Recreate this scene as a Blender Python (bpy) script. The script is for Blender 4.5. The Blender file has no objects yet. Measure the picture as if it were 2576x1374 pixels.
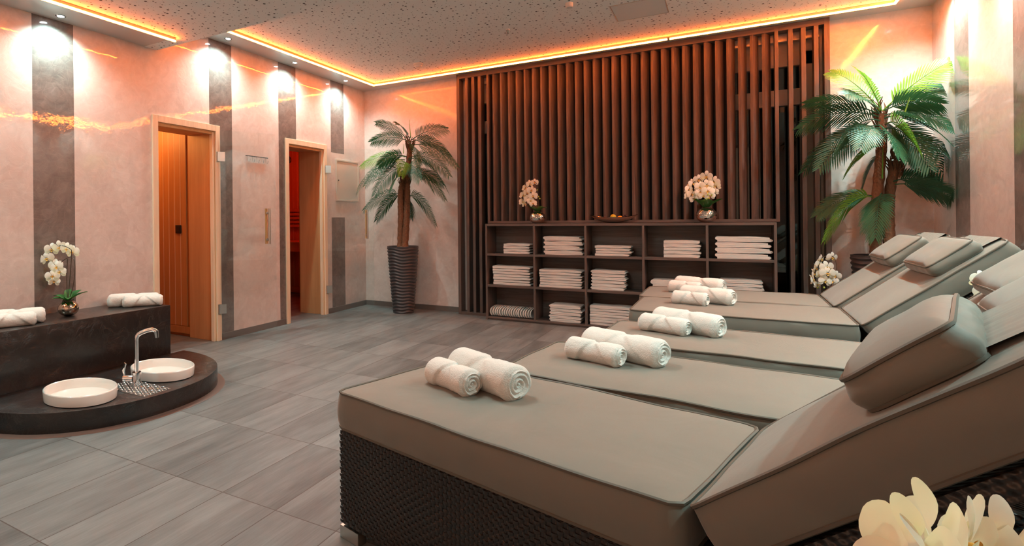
import bpy, bmesh, math, random
from mathutils import Vector, Matrix, noise
PI = math.pi
SC = bpy.context.scene
COL = SC.collection
rnd = random.Random(7)

# ------------------------------------------------------------------ camera
W, H = 2576, 1374
FPX, SHX, SHY, YAW, ROLL = 1411.237, -320.0, -133.653, math.radians(31.223), math.radians(-0.597)
CAM = Vector((4.2318, -6.4660, 1.1618))
_f = Vector((-math.sin(YAW), math.cos(YAW), 0)); _r = Vector((math.cos(YAW), math.sin(YAW), 0)); _u = Vector((0, 0, 1))
_R = _r * math.cos(ROLL) + _u * math.sin(ROLL); _U = -_r * math.sin(ROLL) + _u * math.cos(ROLL)
cd = bpy.data.cameras.new('camera'); cam = bpy.data.objects.new('camera', cd); COL.objects.link(cam)
cd.sensor_fit = 'HORIZONTAL'; cd.sensor_width = 36; cd.lens = FPX / W * 36
cd.shift_x = -SHX / W; cd.shift_y = SHY / W; cd.clip_start = 0.02
m = Matrix.Identity(4)
for i in range(3):
    m[i][0] = _R[i]; m[i][1] = _U[i]; m[i][2] = -_f[i]; m[i][3] = CAM[i]
cam.matrix_world = m
SC.camera = cam

def ray(x, y):
    return _R * ((x - W / 2 - SHX) / FPX) - _U * ((y - H / 2 - SHY) / FPX) + _f
def at(x, y, ax, v):
    """the point of the room's plane (axis ax = v) seen at photo pixel x, y"""
    d = ray(x, y); return CAM + d * ((v - CAM[ax]) / d[ax])

# ------------------------------------------------------------------ materials
def new_mat(name):
    mt = bpy.data.materials.new(name); mt.use_nodes = True
    nt = mt.node_tree; b = nt.nodes['Principled BSDF']
    return mt, nt, b
def N(nt, t, **kw):
    n = nt.nodes.new(t)
    for k, v in kw.items():
        if k in n.inputs: n.inputs[k].default_value = v
        else: setattr(n, k, v)
    return n
def L(nt, a, b): nt.links.new(a, b)
def simple(name, col, rough=.5, metal=0., coat=0., bump=0., bscale=40., spec=.5, sheen=0., var=0., coatr=.1):
    mt, nt, b = new_mat(name)
    b.inputs['Base Color'].default_value = (*col, 1); b.inputs['Roughness'].default_value = rough
    b.inputs['Metallic'].default_value = metal; b.inputs['Coat Weight'].default_value = coat
    b.inputs['Coat Roughness'].default_value = coatr
    b.inputs['Specular IOR Level'].default_value = spec; b.inputs['Sheen Weight'].default_value = sheen
    if bump or var:
        tc = N(nt, 'ShaderNodeTexCoord'); nz = N(nt, 'ShaderNodeTexNoise', Scale=bscale, Detail=4.)
        L(nt, tc.outputs['Object'], nz.inputs['Vector'])
        if bump:
            bp = N(nt, 'ShaderNodeBump', Strength=bump, Distance=.01); L(nt, nz.outputs['Fac'], bp.inputs['Height'])
            L(nt, bp.outputs['Normal'], b.inputs['Normal'])
        if var:
            mx = N(nt, 'ShaderNodeMix', data_type='RGBA')
            mx.inputs[6].default_value = (*[c * (1 - var) for c in col], 1); mx.inputs[7].default_value = (*[min(1, c * (1 + var)) for c in col], 1)
            L(nt, nz.outputs['Fac'], mx.inputs[0]); L(nt, mx.outputs[2], b.inputs['Base Color'])
    return mt
def math_n(nt, op, a, b=None, c=None):
    n = N(nt, 'ShaderNodeMath', operation=op)
    for i, v in enumerate((a, b, c)):
        if v is None: continue
        if isinstance(v, (int, float)): n.inputs[i].default_value = v
        else: L(nt, v, n.inputs[i])
    return n.outputs[0]

def plaster(name, stripes, zgap=None, cw=1., cr=.035):
    """polished spatula plaster; dark bands along world Y given as (y0, y1)"""
    mt, nt, b = new_mat(name)
    geo = N(nt, 'ShaderNodeNewGeometry'); sp = N(nt, 'ShaderNodeSeparateXYZ'); L(nt, geo.outputs['Position'], sp.inputs[0])
    mp = N(nt, 'ShaderNodeMapping'); L(nt, geo.outputs['Position'], mp.inputs[0]); mp.inputs['Rotation'].default_value = (.6, .35, .2)
    nz0 = N(nt, 'ShaderNodeTexNoise', Scale=2.2, Detail=3.); L(nt, mp.outputs[0], nz0.inputs['Vector'])
    add = N(nt, 'ShaderNodeMix', data_type='RGBA', blend_type='ADD'); add.inputs[0].default_value = .5
    L(nt, mp.outputs[0], add.inputs[6]); L(nt, nz0.outputs['Color'], add.inputs[7])
    v1 = N(nt, 'ShaderNodeTexVoronoi', Scale=7.); L(nt, add.outputs[2], v1.inputs['Vector'])
    mp2 = N(nt, 'ShaderNodeMapping'); L(nt, geo.outputs['Position'], mp2.inputs[0]); mp2.inputs['Rotation'].default_value = (-.7, .2, -.3); mp2.inputs['Scale'].default_value = (1, 1, 1.8)
    v2 = N(nt, 'ShaderNodeTexVoronoi', Scale=11., feature='DISTANCE_TO_EDGE'); L(nt, mp2.outputs[0], v2.inputs['Vector'])
    nz = N(nt, 'ShaderNodeTexNoise', Scale=9., Detail=7., Roughness=.62, Distortion=1.6); L(nt, mp.outputs[0], nz.inputs['Vector'])
    sv = N(nt, 'ShaderNodeSeparateColor'); L(nt, v1.outputs['Color'], sv.inputs[0])
    tone = math_n(nt, 'ADD', math_n(nt, 'MULTIPLY', sv.outputs[0], .16), math_n(nt, 'MULTIPLY', nz.outputs['Fac'], .78))
    tone = math_n(nt, 'ADD', tone, math_n(nt, 'MULTIPLY', math_n(nt, 'LESS_THAN', v2.outputs['Distance'], .015), .12))
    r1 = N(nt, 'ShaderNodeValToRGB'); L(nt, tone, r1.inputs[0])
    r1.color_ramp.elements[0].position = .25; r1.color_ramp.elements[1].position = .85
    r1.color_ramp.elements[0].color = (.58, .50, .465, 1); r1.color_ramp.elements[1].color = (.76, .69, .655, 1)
    r2 = N(nt, 'ShaderNodeValToRGB'); L(nt, tone, r2.inputs[0])
    r2.color_ramp.elements[0].position = .25; r2.color_ramp.elements[1].position = .85
    r2.color_ramp.elements[0].color = (.09, .078, .07, 1); r2.color_ramp.elements[1].color = (.235, .205, .19, 1)
    mask = None
    for y0, y1 in stripes:
        s = math_n(nt, 'MULTIPLY', math_n(nt, 'GREATER_THAN', sp.outputs[1], y0), math_n(nt, 'LESS_THAN', sp.outputs[1], y1))
        mask = s if mask is None else math_n(nt, 'MAXIMUM', mask, s)
    if zgap:
        inb = math_n(nt, 'MULTIPLY', math_n(nt, 'GREATER_THAN', sp.outputs[2], zgap[0]), math_n(nt, 'LESS_THAN', sp.outputs[2], zgap[1]))
        inb = math_n(nt, 'MULTIPLY', inb, math_n(nt, 'GREATER_THAN', sp.outputs[1], zgap[2]))
        mask = math_n(nt, 'MULTIPLY', mask, math_n(nt, 'SUBTRACT', 1.0, inb))
    if mask is not None:
        mx = N(nt, 'ShaderNodeMix', data_type='RGBA'); L(nt, mask, mx.inputs[0]); L(nt, r1.outputs[0], mx.inputs[6]); L(nt, r2.outputs[0], mx.inputs[7])
        L(nt, mx.outputs[2], b.inputs['Base Color'])
    else: L(nt, r1.outputs[0], b.inputs['Base Color'])
    b.inputs['Roughness'].default_value = .42
    b.inputs['Coat Weight'].default_value = cw; b.inputs['Coat Roughness'].default_value = cr
    bp = N(nt, 'ShaderNodeBump', Strength=.2, Distance=.010); L(nt, tone, bp.inputs['Height'])
    L(nt, bp.outputs['Normal'], b.inputs['Normal'])
    nzc = N(nt, 'ShaderNodeTexNoise', Scale=9., Detail=6.); L(nt, mp.outputs[0], nzc.inputs['Vector'])
    bc = N(nt, 'ShaderNodeBump', Strength=.10, Distance=.010); L(nt, nzc.outputs['Fac'], bc.inputs['Height'])
    L(nt, bc.outputs['Normal'], b.inputs['Coat Normal'])
    return mt

def floor_mat():
    mt, nt, b = new_mat('floor_tile')
    geo = N(nt, 'ShaderNodeNewGeometry'); sp = N(nt, 'ShaderNodeSeparateXYZ'); L(nt, geo.outputs['Position'], sp.inputs[0])
    TX, TY, OX, OY = .3, .6, 1.478, -4.775
    OX = FLOOR_OX; OY = FLOOR_OY
    fx = math_n(nt, 'DIVIDE', math_n(nt, 'SUBTRACT', sp.outputs[0], OX - 30 * TX), TX)
    fy = math_n(nt, 'DIVIDE', math_n(nt, 'SUBTRACT', sp.outputs[1], OY - 30 * TY), TY)
    def edge(f, t):
        fr = math_n(nt, 'FRACT', f); d = math_n(nt, 'MINIMUM', fr, math_n(nt, 'SUBTRACT', 1.0, fr))
        return math_n(nt, 'MULTIPLY', d, t)
    joint = math_n(nt, 'LESS_THAN', math_n(nt, 'MINIMUM', edge(fx, TX), edge(fy, TY)), .0024)
    cx = math_n(nt, 'FLOOR', fx); cy = math_n(nt, 'FLOOR', fy)
    cb = N(nt, 'ShaderNodeCombineXYZ'); L(nt, cx, cb.inputs[0]); L(nt, cy, cb.inputs[1])
    wn = N(nt, 'ShaderNodeTexWhiteNoise', noise_dimensions='3D'); L(nt, cb.outputs[0], wn.inputs['Vector'])
    mp = N(nt, 'ShaderNodeMapping'); L(nt, geo.outputs['Position'], mp.inputs[0]); mp.inputs['Scale'].default_value = (9, 1.5, 1)
    off = N(nt, 'ShaderNodeMix', data_type='RGBA', blend_type='ADD'); off.inputs[0].default_value = 1.
    sc = N(nt, 'ShaderNodeMix', data_type='RGBA', blend_type='MULTIPLY'); sc.inputs[0].default_value = 1.; sc.inputs[7].default_value = (20, 20, 20, 1)
    L(nt, wn.outputs['Color'], sc.inputs[6]); L(nt, mp.outputs[0], off.inputs[6]); L(nt, sc.outputs[2], off.inputs[7])
    n1 = N(nt, 'ShaderNodeTexNoise', Scale=1.2, Detail=6., Roughness=.6); L(nt, off.outputs[2], n1.inputs['Vector'])
    mp2 = N(nt, 'ShaderNodeMapping'); L(nt, geo.outputs['Position'], mp2.inputs[0]); mp2.inputs['Scale'].default_value = (120, 6, 1)
    n2 = N(nt, 'ShaderNodeTexNoise', Scale=1., Detail=2.); L(nt, mp2.outputs[0], n2.inputs['Vector'])
    n3 = N(nt, 'ShaderNodeTexNoise', Scale=3.2, Detail=4.); L(nt, off.outputs[2], n3.inputs['Vector']); 
    t = math_n(nt, 'ADD', math_n(nt, 'MULTIPLY', n1.outputs['Fac'], .75), math_n(nt, 'MULTIPLY', n2.outputs['Fac'], .25))
    t = math_n(nt, 'ADD', t, math_n(nt, 'MULTIPLY', math_n(nt, 'SUBTRACT', wn.outputs['Value'], .5), .2))
    r = N(nt, 'ShaderNodeValToRGB'); L(nt, t, r.inputs[0]); r.color_ramp.elements[0].position = .25; r.color_ramp.elements[1].position = .8
    r.color_ramp.elements[0].color = (.068, .079, .080, 1); r.color_ramp.elements[1].color = (.215, .242, .245, 1)
    mx = N(nt, 'ShaderNodeMix', data_type='RGBA'); L(nt, joint, mx.inputs[0]); L(nt, r.outputs[0], mx.inputs[6]); mx.inputs[7].default_value = (.055, .047, .043, 1)
    L(nt, mx.outputs[2], b.inputs['Base Color'])
    b.inputs['Roughness'].default_value = .46; b.inputs['Specular IOR Level'].default_value = .45
    h = math_n(nt, 'SUBTRACT', math_n(nt, 'MULTIPLY', n2.outputs['Fac'], .12), joint)
    bp = N(nt, 'ShaderNodeBump', Strength=.25, Distance=.003); L(nt, h, bp.inputs['Height']); L(nt, bp.outputs['Normal'], b.inputs['Normal'])
    return mt

def perforated():
    mt, nt, b = new_mat('perforated_ceiling')
    geo = N(nt, 'ShaderNodeNewGeometry'); sp = N(nt, 'ShaderNodeSeparateXYZ'); L(nt, geo.outputs['Position'], sp.inputs[0])
    cb = N(nt, 'ShaderNodeCombineXYZ'); L(nt, sp.outputs[0], cb.inputs[0]); L(nt, sp.outputs[1], cb.inputs[1])
    hole = None
    for scl, rr, jit in ((17., .165, .9), (19., .07, 1.)):
        v = N(nt, 'ShaderNodeTexVoronoi', Scale=scl, Randomness=jit, voronoi_dimensions='2D'); L(nt, cb.outputs[0], v.inputs['Vector'])
        s = N(nt, 'ShaderNodeSeparateColor'); L(nt, v.outputs['Color'], s.inputs[0])
        rad = math_n(nt, 'MULTIPLY', math_n(nt, 'ADD', math_n(nt, 'MULTIPLY', math_n(nt, 'POWER', s.outputs[0], 2.), .75), .3), rr)
        hh = math_n(nt, 'LESS_THAN', v.outputs['Distance'], rad)
        hole = hh if hole is None else math_n(nt, 'MAXIMUM', hole, hh)
    mx = N(nt, 'ShaderNodeMix', data_type='RGBA'); L(nt, hole, mx.inputs[0]); mx.inputs[6].default_value = (.88, .86, .83, 1); mx.inputs[7].default_value = (.09, .075, .065, 1)
    L(nt, mx.outputs[2], b.inputs['Base Color']); b.inputs['Roughness'].default_value = .8
    return mt

def wood(name, c0, c1, rough=.4, axis=2, coat=0., scale=1.):
    mt, nt, b = new_mat(name)
    geo = N(nt, 'ShaderNodeNewGeometry'); mp = N(nt, 'ShaderNodeMapping'); L(nt, geo.outputs['Position'], mp.inputs[0])
    s = [38 * scale] * 3; s[axis] = 2.2 * scale; mp.inputs['Scale'].default_value = s
    nz = N(nt, 'ShaderNodeTexNoise', Scale=1., Detail=5., Roughness=.65, Distortion=.8); L(nt, mp.outputs[0], nz.inputs['Vector'])
    r = N(nt, 'ShaderNodeValToRGB'); L(nt, nz.outputs['Fac'], r.inputs[0]); r.color_ramp.elements[0].position = .3; r.color_ramp.elements[1].position = .75
    r.color_ramp.elements[0].color = (*c0, 1); r.color_ramp.elements[1].color = (*c1, 1); L(nt, r.outputs[0], b.inputs['Base Color'])
    b.inputs['Roughness'].default_value = rough; b.inputs['Coat Weight'].default_value = coat
    bp = N(nt, 'ShaderNodeBump', Strength=.15, Distance=.003); L(nt, nz.outputs['Fac'], bp.inputs['Height']); L(nt, bp.outputs['Normal'], b.inputs['Normal'])
    return mt

def fabric_mat():
    mt, nt, b = new_mat('taupe_fabric')
    tc = N(nt, 'ShaderNodeTexCoord')
    nz = N(nt, 'ShaderNodeTexNoise', Scale=3.5, Detail=4., Distortion=.6); L(nt, tc.outputs['Object'], nz.inputs['Vector'])
    w = N(nt, 'ShaderNodeTexWave', Scale=420., bands_direction='DIAGONAL'); L(nt, tc.outputs['Object'], w.inputs['Vector'])
    mx = N(nt, 'ShaderNodeMix', data_type='RGBA'); mx.inputs[6].default_value = (.142, .134, .110, 1); mx.inputs[7].default_value = (.182, .172, .142, 1)
    L(nt, nz.outputs['Fac'], mx.inputs[0]); L(nt, mx.outputs[2], b.inputs['Base Color'])
    b.inputs['Roughness'].default_value = .62; b.inputs['Sheen Weight'].default_value = .25; b.inputs['Specular IOR Level'].default_value = .35
    h = math_n(nt, 'ADD', math_n(nt, 'MULTIPLY', nz.outputs['Fac'], 4.0), math_n(nt, 'MULTIPLY', w.outputs['Fac'], .05))
    bp = N(nt, 'ShaderNodeBump', Strength=.35, Distance=.006); L(nt, h, bp.inputs['Height']); L(nt, bp.outputs['Normal'], b.inputs['Normal'])
    return mt

def wicker_mat():
    mt, nt, b = new_mat('brown_wicker')
    tc = N(nt, 'ShaderNodeTexCoord'); sp = N(nt, 'ShaderNodeSeparateXYZ'); L(nt, tc.outputs['Object'], sp.inputs[0])
    a = math_n(nt, 'ADD', sp.outputs[0], sp.outputs[1])
    su = math_n(nt, 'SINE', math_n(nt, 'MULTIPLY', a, PI / .016)); sv = math_n(nt, 'SINE', math_n(nt, 'MULTIPLY', math_n(nt, 'ADD', sp.outputs[2], math_n(nt, 'MULTIPLY', sp.outputs[1], .7)), PI / .0115))
    h = math_n(nt, 'MULTIPLY', su, sv)
    nz = N(nt, 'ShaderNodeTexNoise', Scale=30.); L(nt, tc.outputs['Object'], nz.inputs['Vector'])
    mx = N(nt, 'ShaderNodeMix', data_type='RGBA'); mx.inputs[6].default_value = (.014, .010, .008, 1); mx.inputs[7].default_value = (.034, .024, .019, 1)
    L(nt, nz.outputs['Fac'], mx.inputs[0]); L(nt, mx.outputs[2], b.inputs['Base Color'])
    b.inputs['Roughness'].default_value = .33
    bp = N(nt, 'ShaderNodeBump', Strength=.8, Distance=.004); L(nt, h, bp.inputs['Height']); L(nt, bp.outputs['Normal'], b.inputs['Normal'])
    return mt

def towel_mat():
    mt, nt, b = new_mat('white_terry')
    tc = N(nt, 'ShaderNodeTexCoord'); nz = N(nt, 'ShaderNodeTexNoise', Scale=260., Detail=2.); L(nt, tc.outputs['Object'], nz.inputs['Vector'])
    n2 = N(nt, 'ShaderNodeTexNoise', Scale=25., Detail=3.); L(nt, tc.outputs['Object'], n2.inputs['Vector'])
    b.inputs['Base Color'].default_value = (.70, .665, .62, 1); b.inputs['Roughness'].default_value = .95; b.inputs['Sheen Weight'].default_value = .4
    h = math_n(nt, 'ADD', nz.outputs['Fac'], math_n(nt, 'MULTIPLY', n2.outputs['Fac'], 1.5))
    bp = N(nt, 'ShaderNodeBump', Strength=.6, Distance=.004); L(nt, h, bp.inputs['Height']); L(nt, bp.outputs['Normal'], b.inputs['Normal'])
    return mt

def glass_mat(name, tint=(.975, .99, .985), refl=1.0):
    mt = bpy.data.materials.new(name); mt.use_nodes = True; nt = mt.node_tree; nt.nodes.clear()
    out = N(nt, 'ShaderNodeOutputMaterial'); tr = N(nt, 'ShaderNodeBsdfTransparent'); tr.inputs[0].default_value = (*tint, 1)
    gl = N(nt, 'ShaderNodeBsdfGlossy', Roughness=.015); gl.inputs[0].default_value = (refl, refl, refl, 1)
    lw = N(nt, 'ShaderNodeLayerWeight', Blend=.5); mx = N(nt, 'ShaderNodeMixShader')
    fac = math_n(nt, 'ADD', math_n(nt, 'MULTIPLY', math_n(nt, 'POWER', lw.outputs['Facing'], 4.), .9), .035)
    L(nt, fac, mx.inputs[0]); L(nt, tr.outputs[0], mx.inputs[1]); L(nt, gl.outputs[0], mx.inputs[2]); L(nt, mx.outputs[0], out.inputs[0])
    return mt

def emit(name, col, strength, axis=None, pitch=.01):
    mt = bpy.data.materials.new(name); mt.use_nodes = True; nt = mt.node_tree; nt.nodes.clear()
    out = N(nt, 'ShaderNodeOutputMaterial'); e = N(nt, 'ShaderNodeEmission', Strength=strength); e.inputs[0].default_value = (*col, 1)
    if axis is not None:
        geo = N(nt, 'ShaderNodeNewGeometry'); sp = N(nt, 'ShaderNodeSeparateXYZ'); L(nt, geo.outputs['Position'], sp.inputs[0])
        s = math_n(nt, 'SINE', math_n(nt, 'MULTIPLY', sp.outputs[axis], 2 * PI / pitch))
        k = math_n(nt, 'ADD', math_n(nt, 'MULTIPLY', math_n(nt, 'GREATER_THAN', s, -.2), .9), .4)
        L(nt, math_n(nt, 'MULTIPLY', k, strength), e.inputs[1])
    L(nt, e.outputs[0], out.inputs[0]); return mt

def leaf_mat(name, c, rough=.35, trans=.15, var=.35):
    mt, nt, b = new_mat(name)
    tc = N(nt, 'ShaderNodeTexCoord'); nz = N(nt, 'ShaderNodeTexNoise', Scale=9., Detail=2.); L(nt, tc.outputs['Object'], nz.inputs['Vector'])
    mx = N(nt, 'ShaderNodeMix', data_type='RGBA'); mx.inputs[6].default_value = (*[k * (1 - var) for k in c], 1); mx.inputs[7].default_value = (*[k * (1 + var) for k in c], 1)
    L(nt, nz.outputs['Fac'], mx.inputs[0]); L(nt, mx.outputs[2], b.inputs['Base Color']); b.inputs['Roughness'].default_value = rough; b.inputs['Specular IOR Level'].default_value = .3
    tr = N(nt, 'ShaderNodeBsdfTranslucent'); tr.inputs[0].default_value = (c[0] * 1.6, c[1] * 1.7, c[2], 1)
    ms = N(nt, 'ShaderNodeMixShader'); ms.inputs[0].default_value = trans
    out = nt.nodes['Material Output']; L(nt, b.outputs[0], ms.inputs[1]); L(nt, tr.outputs[0], ms.inputs[2]); L(nt, ms.outputs[0], out.inputs[0])
    return mt

def stone_mat():
    mt, nt, b = new_mat('black_sealed_slate')
    geo = N(nt, 'ShaderNodeNewGeometry'); nz = N(nt, 'ShaderNodeTexNoise', Scale=7., Detail=6., Roughness=.6, Distortion=2.2); L(nt, geo.outputs['Position'], nz.inputs['Vector'])
    v = N(nt, 'ShaderNodeTexVoronoi', Scale=3.2, feature='DISTANCE_TO_EDGE'); 
    ad = N(nt, 'ShaderNodeMix', data_type='RGBA', blend_type='ADD'); ad.inputs[0].default_value = .6; L(nt, geo.outputs['Position'], ad.inputs[6]); L(nt, nz.outputs['Color'], ad.inputs[7]); L(nt, ad.outputs[2], v.inputs['Vector'])
    r = N(nt, 'ShaderNodeValToRGB'); L(nt, nz.outputs['Fac'], r.inputs[0]); r.color_ramp.elements[0].color = (.005, .0045, .0045, 1); r.color_ramp.elements[1].color = (.017, .015, .0145, 1)
    L(nt, r.outputs[0], b.inputs['Base Color']); b.inputs['Roughness'].default_value = .3; b.inputs['Coat Weight'].default_value = .3; b.inputs['Coat Roughness'].default_value = .15
    h = math_n(nt, 'ADD', nz.outputs['Fac'], math_n(nt, 'MULTIPLY', math_n(nt, 'MINIMUM', v.outputs['Distance'], .04), 8.))
    bp = N(nt, 'ShaderNodeBump', Strength=.35, Distance=.012); L(nt, h, bp.inputs['Height']); L(nt, bp.outputs['Normal'], b.inputs['Normal'])
    return mt

FLOOR_OX, FLOOR_OY = 1.4784, -4.7739
LSTR = [(-4.335, -4.035), (-2.722, -2.432), (-1.742, -1.444), (-.775, -.49), (-5.95, -5.65)]
RSTR = [(-.82, -.525), (-1.84, -1.545), (-2.86, -2.565), (-3.95, -3.65), (-4.95, -4.65)]
M = {}
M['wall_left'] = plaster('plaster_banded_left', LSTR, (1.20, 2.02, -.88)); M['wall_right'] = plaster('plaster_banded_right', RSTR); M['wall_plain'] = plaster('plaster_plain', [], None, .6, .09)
M['floor'] = floor_mat(); M['perf'] = perforated(); M['soffit'] = simple('soffit_paint', (.58, .56, .54), .4, coat=.8, coatr=.12)
M['wood'] = wood('dark_oak_laminate', (.062, .044, .038), (.155, .115, .100), .42)
M['woodh'] = wood('dark_oak_laminate_boards', (.062, .044, .038), (.155, .115, .100), .42, axis=0)
M['pine'] = wood('pale_pine', (.70, .53, .37), (.84, .68, .50), .45, scale=.6)
M['sauna'] = wood('sauna_pine', (.46, .20, .065), (.58, .27, .09), .5, scale=.6)
M['lining'] = wood('alder_panel', (.56, .30, .13), (.68, .40, .19), .5, scale=.4); M['fabric'] = fabric_mat(); M['pipe'] = simple('taupe_piping', (.095, .083, .064), .6); M['wicker'] = wicker_mat(); M['weave'] = simple('brown_wicker_strand', (.020, .014, .011), .30, var=.35, bscale=60)
M['towel'] = towel_mat(); M['stone'] = stone_mat(); M['ceramic'] = simple('white_ceramic', (.78, .72, .67), .18, coat=.5)
M['chrome'] = simple('chrome', (.82, .82, .82), .06, 1.); M['steel'] = simple('brushed_steel', (.55, .52, .48), .28, 1.)
M['silver'] = simple('hammered_silver', (.72, .66, .60), .12, 1.); M['bronze'] = simple('dark_mirror_bronze', (.52, .40, .32), .08, 1.)
M['tread'] = simple('tread_plate_metal', (.62, .64, .64), .22, 1.)
M['pot'] = simple('anthracite_planter', (.045, .042, .046), .42, bump=.05); M['pebble'] = simple('white_gravel', (.78, .74, .70), .8, bump=.6, bscale=60)
M['trunk'] = simple('palm_trunk', (.16, .065, .028), .8, bump=1., bscale=55, var=.5); M['fibre'] = simple('palm_fibre', (.11, .05, .022), .9, bump=1., bscale=90, var=.5)
M['leaf'] = leaf_mat('palm_leaf', (.026, .088, .044), .42, .12); M['leaf2'] = leaf_mat('fresh_palm_leaf', (.13, .27, .035), .38, .25)
M['oleaf'] = leaf_mat('orchid_leaf', (.03, .14, .035), .3, .1); M['stem'] = simple('orchid_stem', (.05, .035, .02), .5); M['gstem'] = simple('green_stem', (.11, .13, .04), .5)
M['petal'] = leaf_mat('orchid_petal', (.84, .80, .75), .5, .25, .04); M['lip'] = simple('orchid_lip', (.85, .42, .05), .5, var=.3, bscale=90); M['bud'] = simple('orchid_bud', (.45, .5, .1), .5)
M['moss'] = simple('orchid_moss', (.07, .05, .025), .9, bump=1., bscale=120)
M['glass'] = glass_mat('clear_glass'); M['darkglass'] = glass_mat('night_window_glass', (.55, .6, .58), 1.0); M['whitepl'] = simple('white_plastic', (.70, .66, .62), .45)
M['pvc'] = simple('window_frame_paint', (.52, .48, .45), .4); M['base'] = simple('tile_skirting', (.13, .115, .105), .4)
M['black'] = simple('black_plastic', (.012, .012, .012), .4); M['alu'] = simple('aluminium_profile', (.6, .55, .5), .4, .6)
M['led_x'] = emit('orange_led_run_across', (1, .17, .017), 130., 0); M['led_y'] = emit('orange_led_run_along', (1, .17, .017), 130., 1)
M['led_x2'] = emit('orange_led_rear_across', (1, .18, .02), 400., 0); M['led_y2'] = emit('orange_led_rear_along', (1, .18, .02), 400., 1)
M['spot'] = emit('cool_spot_lens', (.86, 1, .99), 40.)
M['yellow'] = simple('yellow_fruit', (.62, .42, .02), .35); M['orange'] = simple('orange_fruit', (.80, .30, .02), .45, bump=.2, bscale=150); M['red'] = simple('red_fruit', (.45, .02, .02), .35); M['grape'] = simple('dark_grape', (.035, .015, .03), .25)
M['outside'] = simple('night_outside', (.004, .004, .004), 1.)
M['gap_dark'] = simple('slat_gap_dark', (.008, .006, .006), .8); M['hatch'] = simple('ceiling_board', (.70, .67, .64), .8); M['cream'] = simple('cream_lacquer', (.62, .57, .50), .4)

# ------------------------------------------------------------------ mesh builder
class MB:
    def __init__(s): s.v = []; s.f = []
    def add(s, vs, fs):
        o = len(s.v); s.v += [Vector(p) for p in vs]; s.f += [[i + o for i in f] for f in fs]; return s
    def box(s, x0, x1, y0, y1, z0, z1):
        return s.add([(x0, y0, z0), (x1, y0, z0), (x1, y1, z0), (x0, y1, z0), (x0, y0, z1), (x1, y0, z1), (x1, y1, z1), (x0, y1, z1)],
                     [(3, 2, 1, 0), (4, 5, 6, 7), (0, 1, 5, 4), (1, 2, 6, 5), (2, 3, 7, 6), (3, 0, 4, 7)])
    def grid(s, P, cu=False, cv=False):
        """P: list of rows of points"""
        nu, nv = len(P), len(P[0]); fs = []
        for i in range(nu if cu else nu - 1):
            for j in range(nv if cv else nv - 1):
                a, b = i, (i + 1) % nu; c, d = j, (j + 1) % nv
                fs.append((a * nv + c, b * nv + c, b * nv + d, a * nv + d))
        return s.add([p for r in P for p in r], fs)
    def tube(s, pts, r, n=8, caps=True, closed=False, squash=1.):
        pts = [Vector(p) for p in pts]; k = len(pts); rows = []; prev = None
        for i, p in enumerate(pts):
            if closed: t = pts[(i + 1) % k] - pts[i - 1]
            else: t = pts[min(i + 1, k - 1)] - pts[max(i - 1, 0)]
            t = t.normalized() if t.length > 1e-9 else Vector((0, 0, 1))
            a = prev if prev is not None else (Vector((0, 0, 1)) if abs(t.z) < .9 else Vector((1, 0, 0)))
            a = (a - t * a.dot(t)); a = a.normalized() if a.length > 1e-6 else t.orthogonal().normalized()
            b = t.cross(a); prev = a; rr = r[i] if isinstance(r, (list, tuple)) else r
            rows.append([p + (a * math.cos(q) + b * math.sin(q) * squash) * rr for q in [2 * PI * j / n for j in range(n)]])
        o = len(s.v); s.grid(rows, cu=closed, cv=True)
        if caps and not closed:
            s.f.append([o + j for j in range(n)][::-1]); s.f.append([o + (k - 1) * n + j for j in range(n)])
        return s
    def lathe(s, prof, n=32, c=(0, 0, 0), sx=1., sy=1., fn=None, capb=True, capt=True):
        rows = []
        for r, z in prof:
            row = []
            for j in range(n):
                a = 2 * PI * j / n; rr = r if fn is None else fn(r, z, a)
                row.append((c[0] + rr * math.cos(a) * sx, c[1] + rr * math.sin(a) * sy, c[2] + z))
            rows.append(row)
        o = len(s.v); s.grid(rows, cv=True); k = len(prof)
        if capb: s.f.append([o + j for j in range(n)][::-1])
        if capt: s.f.append([o + (k - 1) * n + j for j in range(n)])
        return s
    def xf(s, mat, start=0):
        for i in range(start, len(s.v)): s.v[i] = mat @ s.v[i]
        return s
    def build(s, name, mat, parent=None, smooth=35, bevel=0., loc=None):
        me = bpy.data.meshes.new(name); me.from_pydata([tuple(p) for p in s.v], [], s.f); me.update()
        bm = bmesh.new(); bm.from_mesh(me)
        if bevel:
            es = [e for e in bm.edges if len(e.link_faces) == 2 and e.calc_face_angle(0) > .6]
            bmesh.ops.bevel(bm, geom=es, offset=bevel, segments=2, profile=.6, affect='EDGES')
        bmesh.ops.recalc_face_normals(bm, faces=bm.faces); bm.to_mesh(me); bm.free()
        if smooth:
            me.polygons.foreach_set('use_smooth', [True] * len(me.polygons)); me.set_sharp_from_angle(angle=math.radians(smooth))
        me.materials.append(mat if not isinstance(mat, str) else M[mat])
        o = bpy.data.objects.new(name, me); COL.objects.link(o)
        if parent is not None: o.parent = parent
        if loc is not None: o.location = loc
        return o
def tag(o, label, cat, group=None):
    o['label'] = label; o['category'] = cat
    if group: o['group'] = group
    return o
def thing(name, label, cat, loc=(0, 0, 0), rz=0., group=None):
    o = bpy.data.objects.new(name, None); COL.objects.link(o); o.empty_display_size = .1
    o.location = loc; o.rotation_euler = (0, 0, rz); return tag(o, label, cat, group)
def struct(o): o['kind'] = 'structure'; return o
def stuff(o): o['kind'] = 'stuff'; return o
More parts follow.
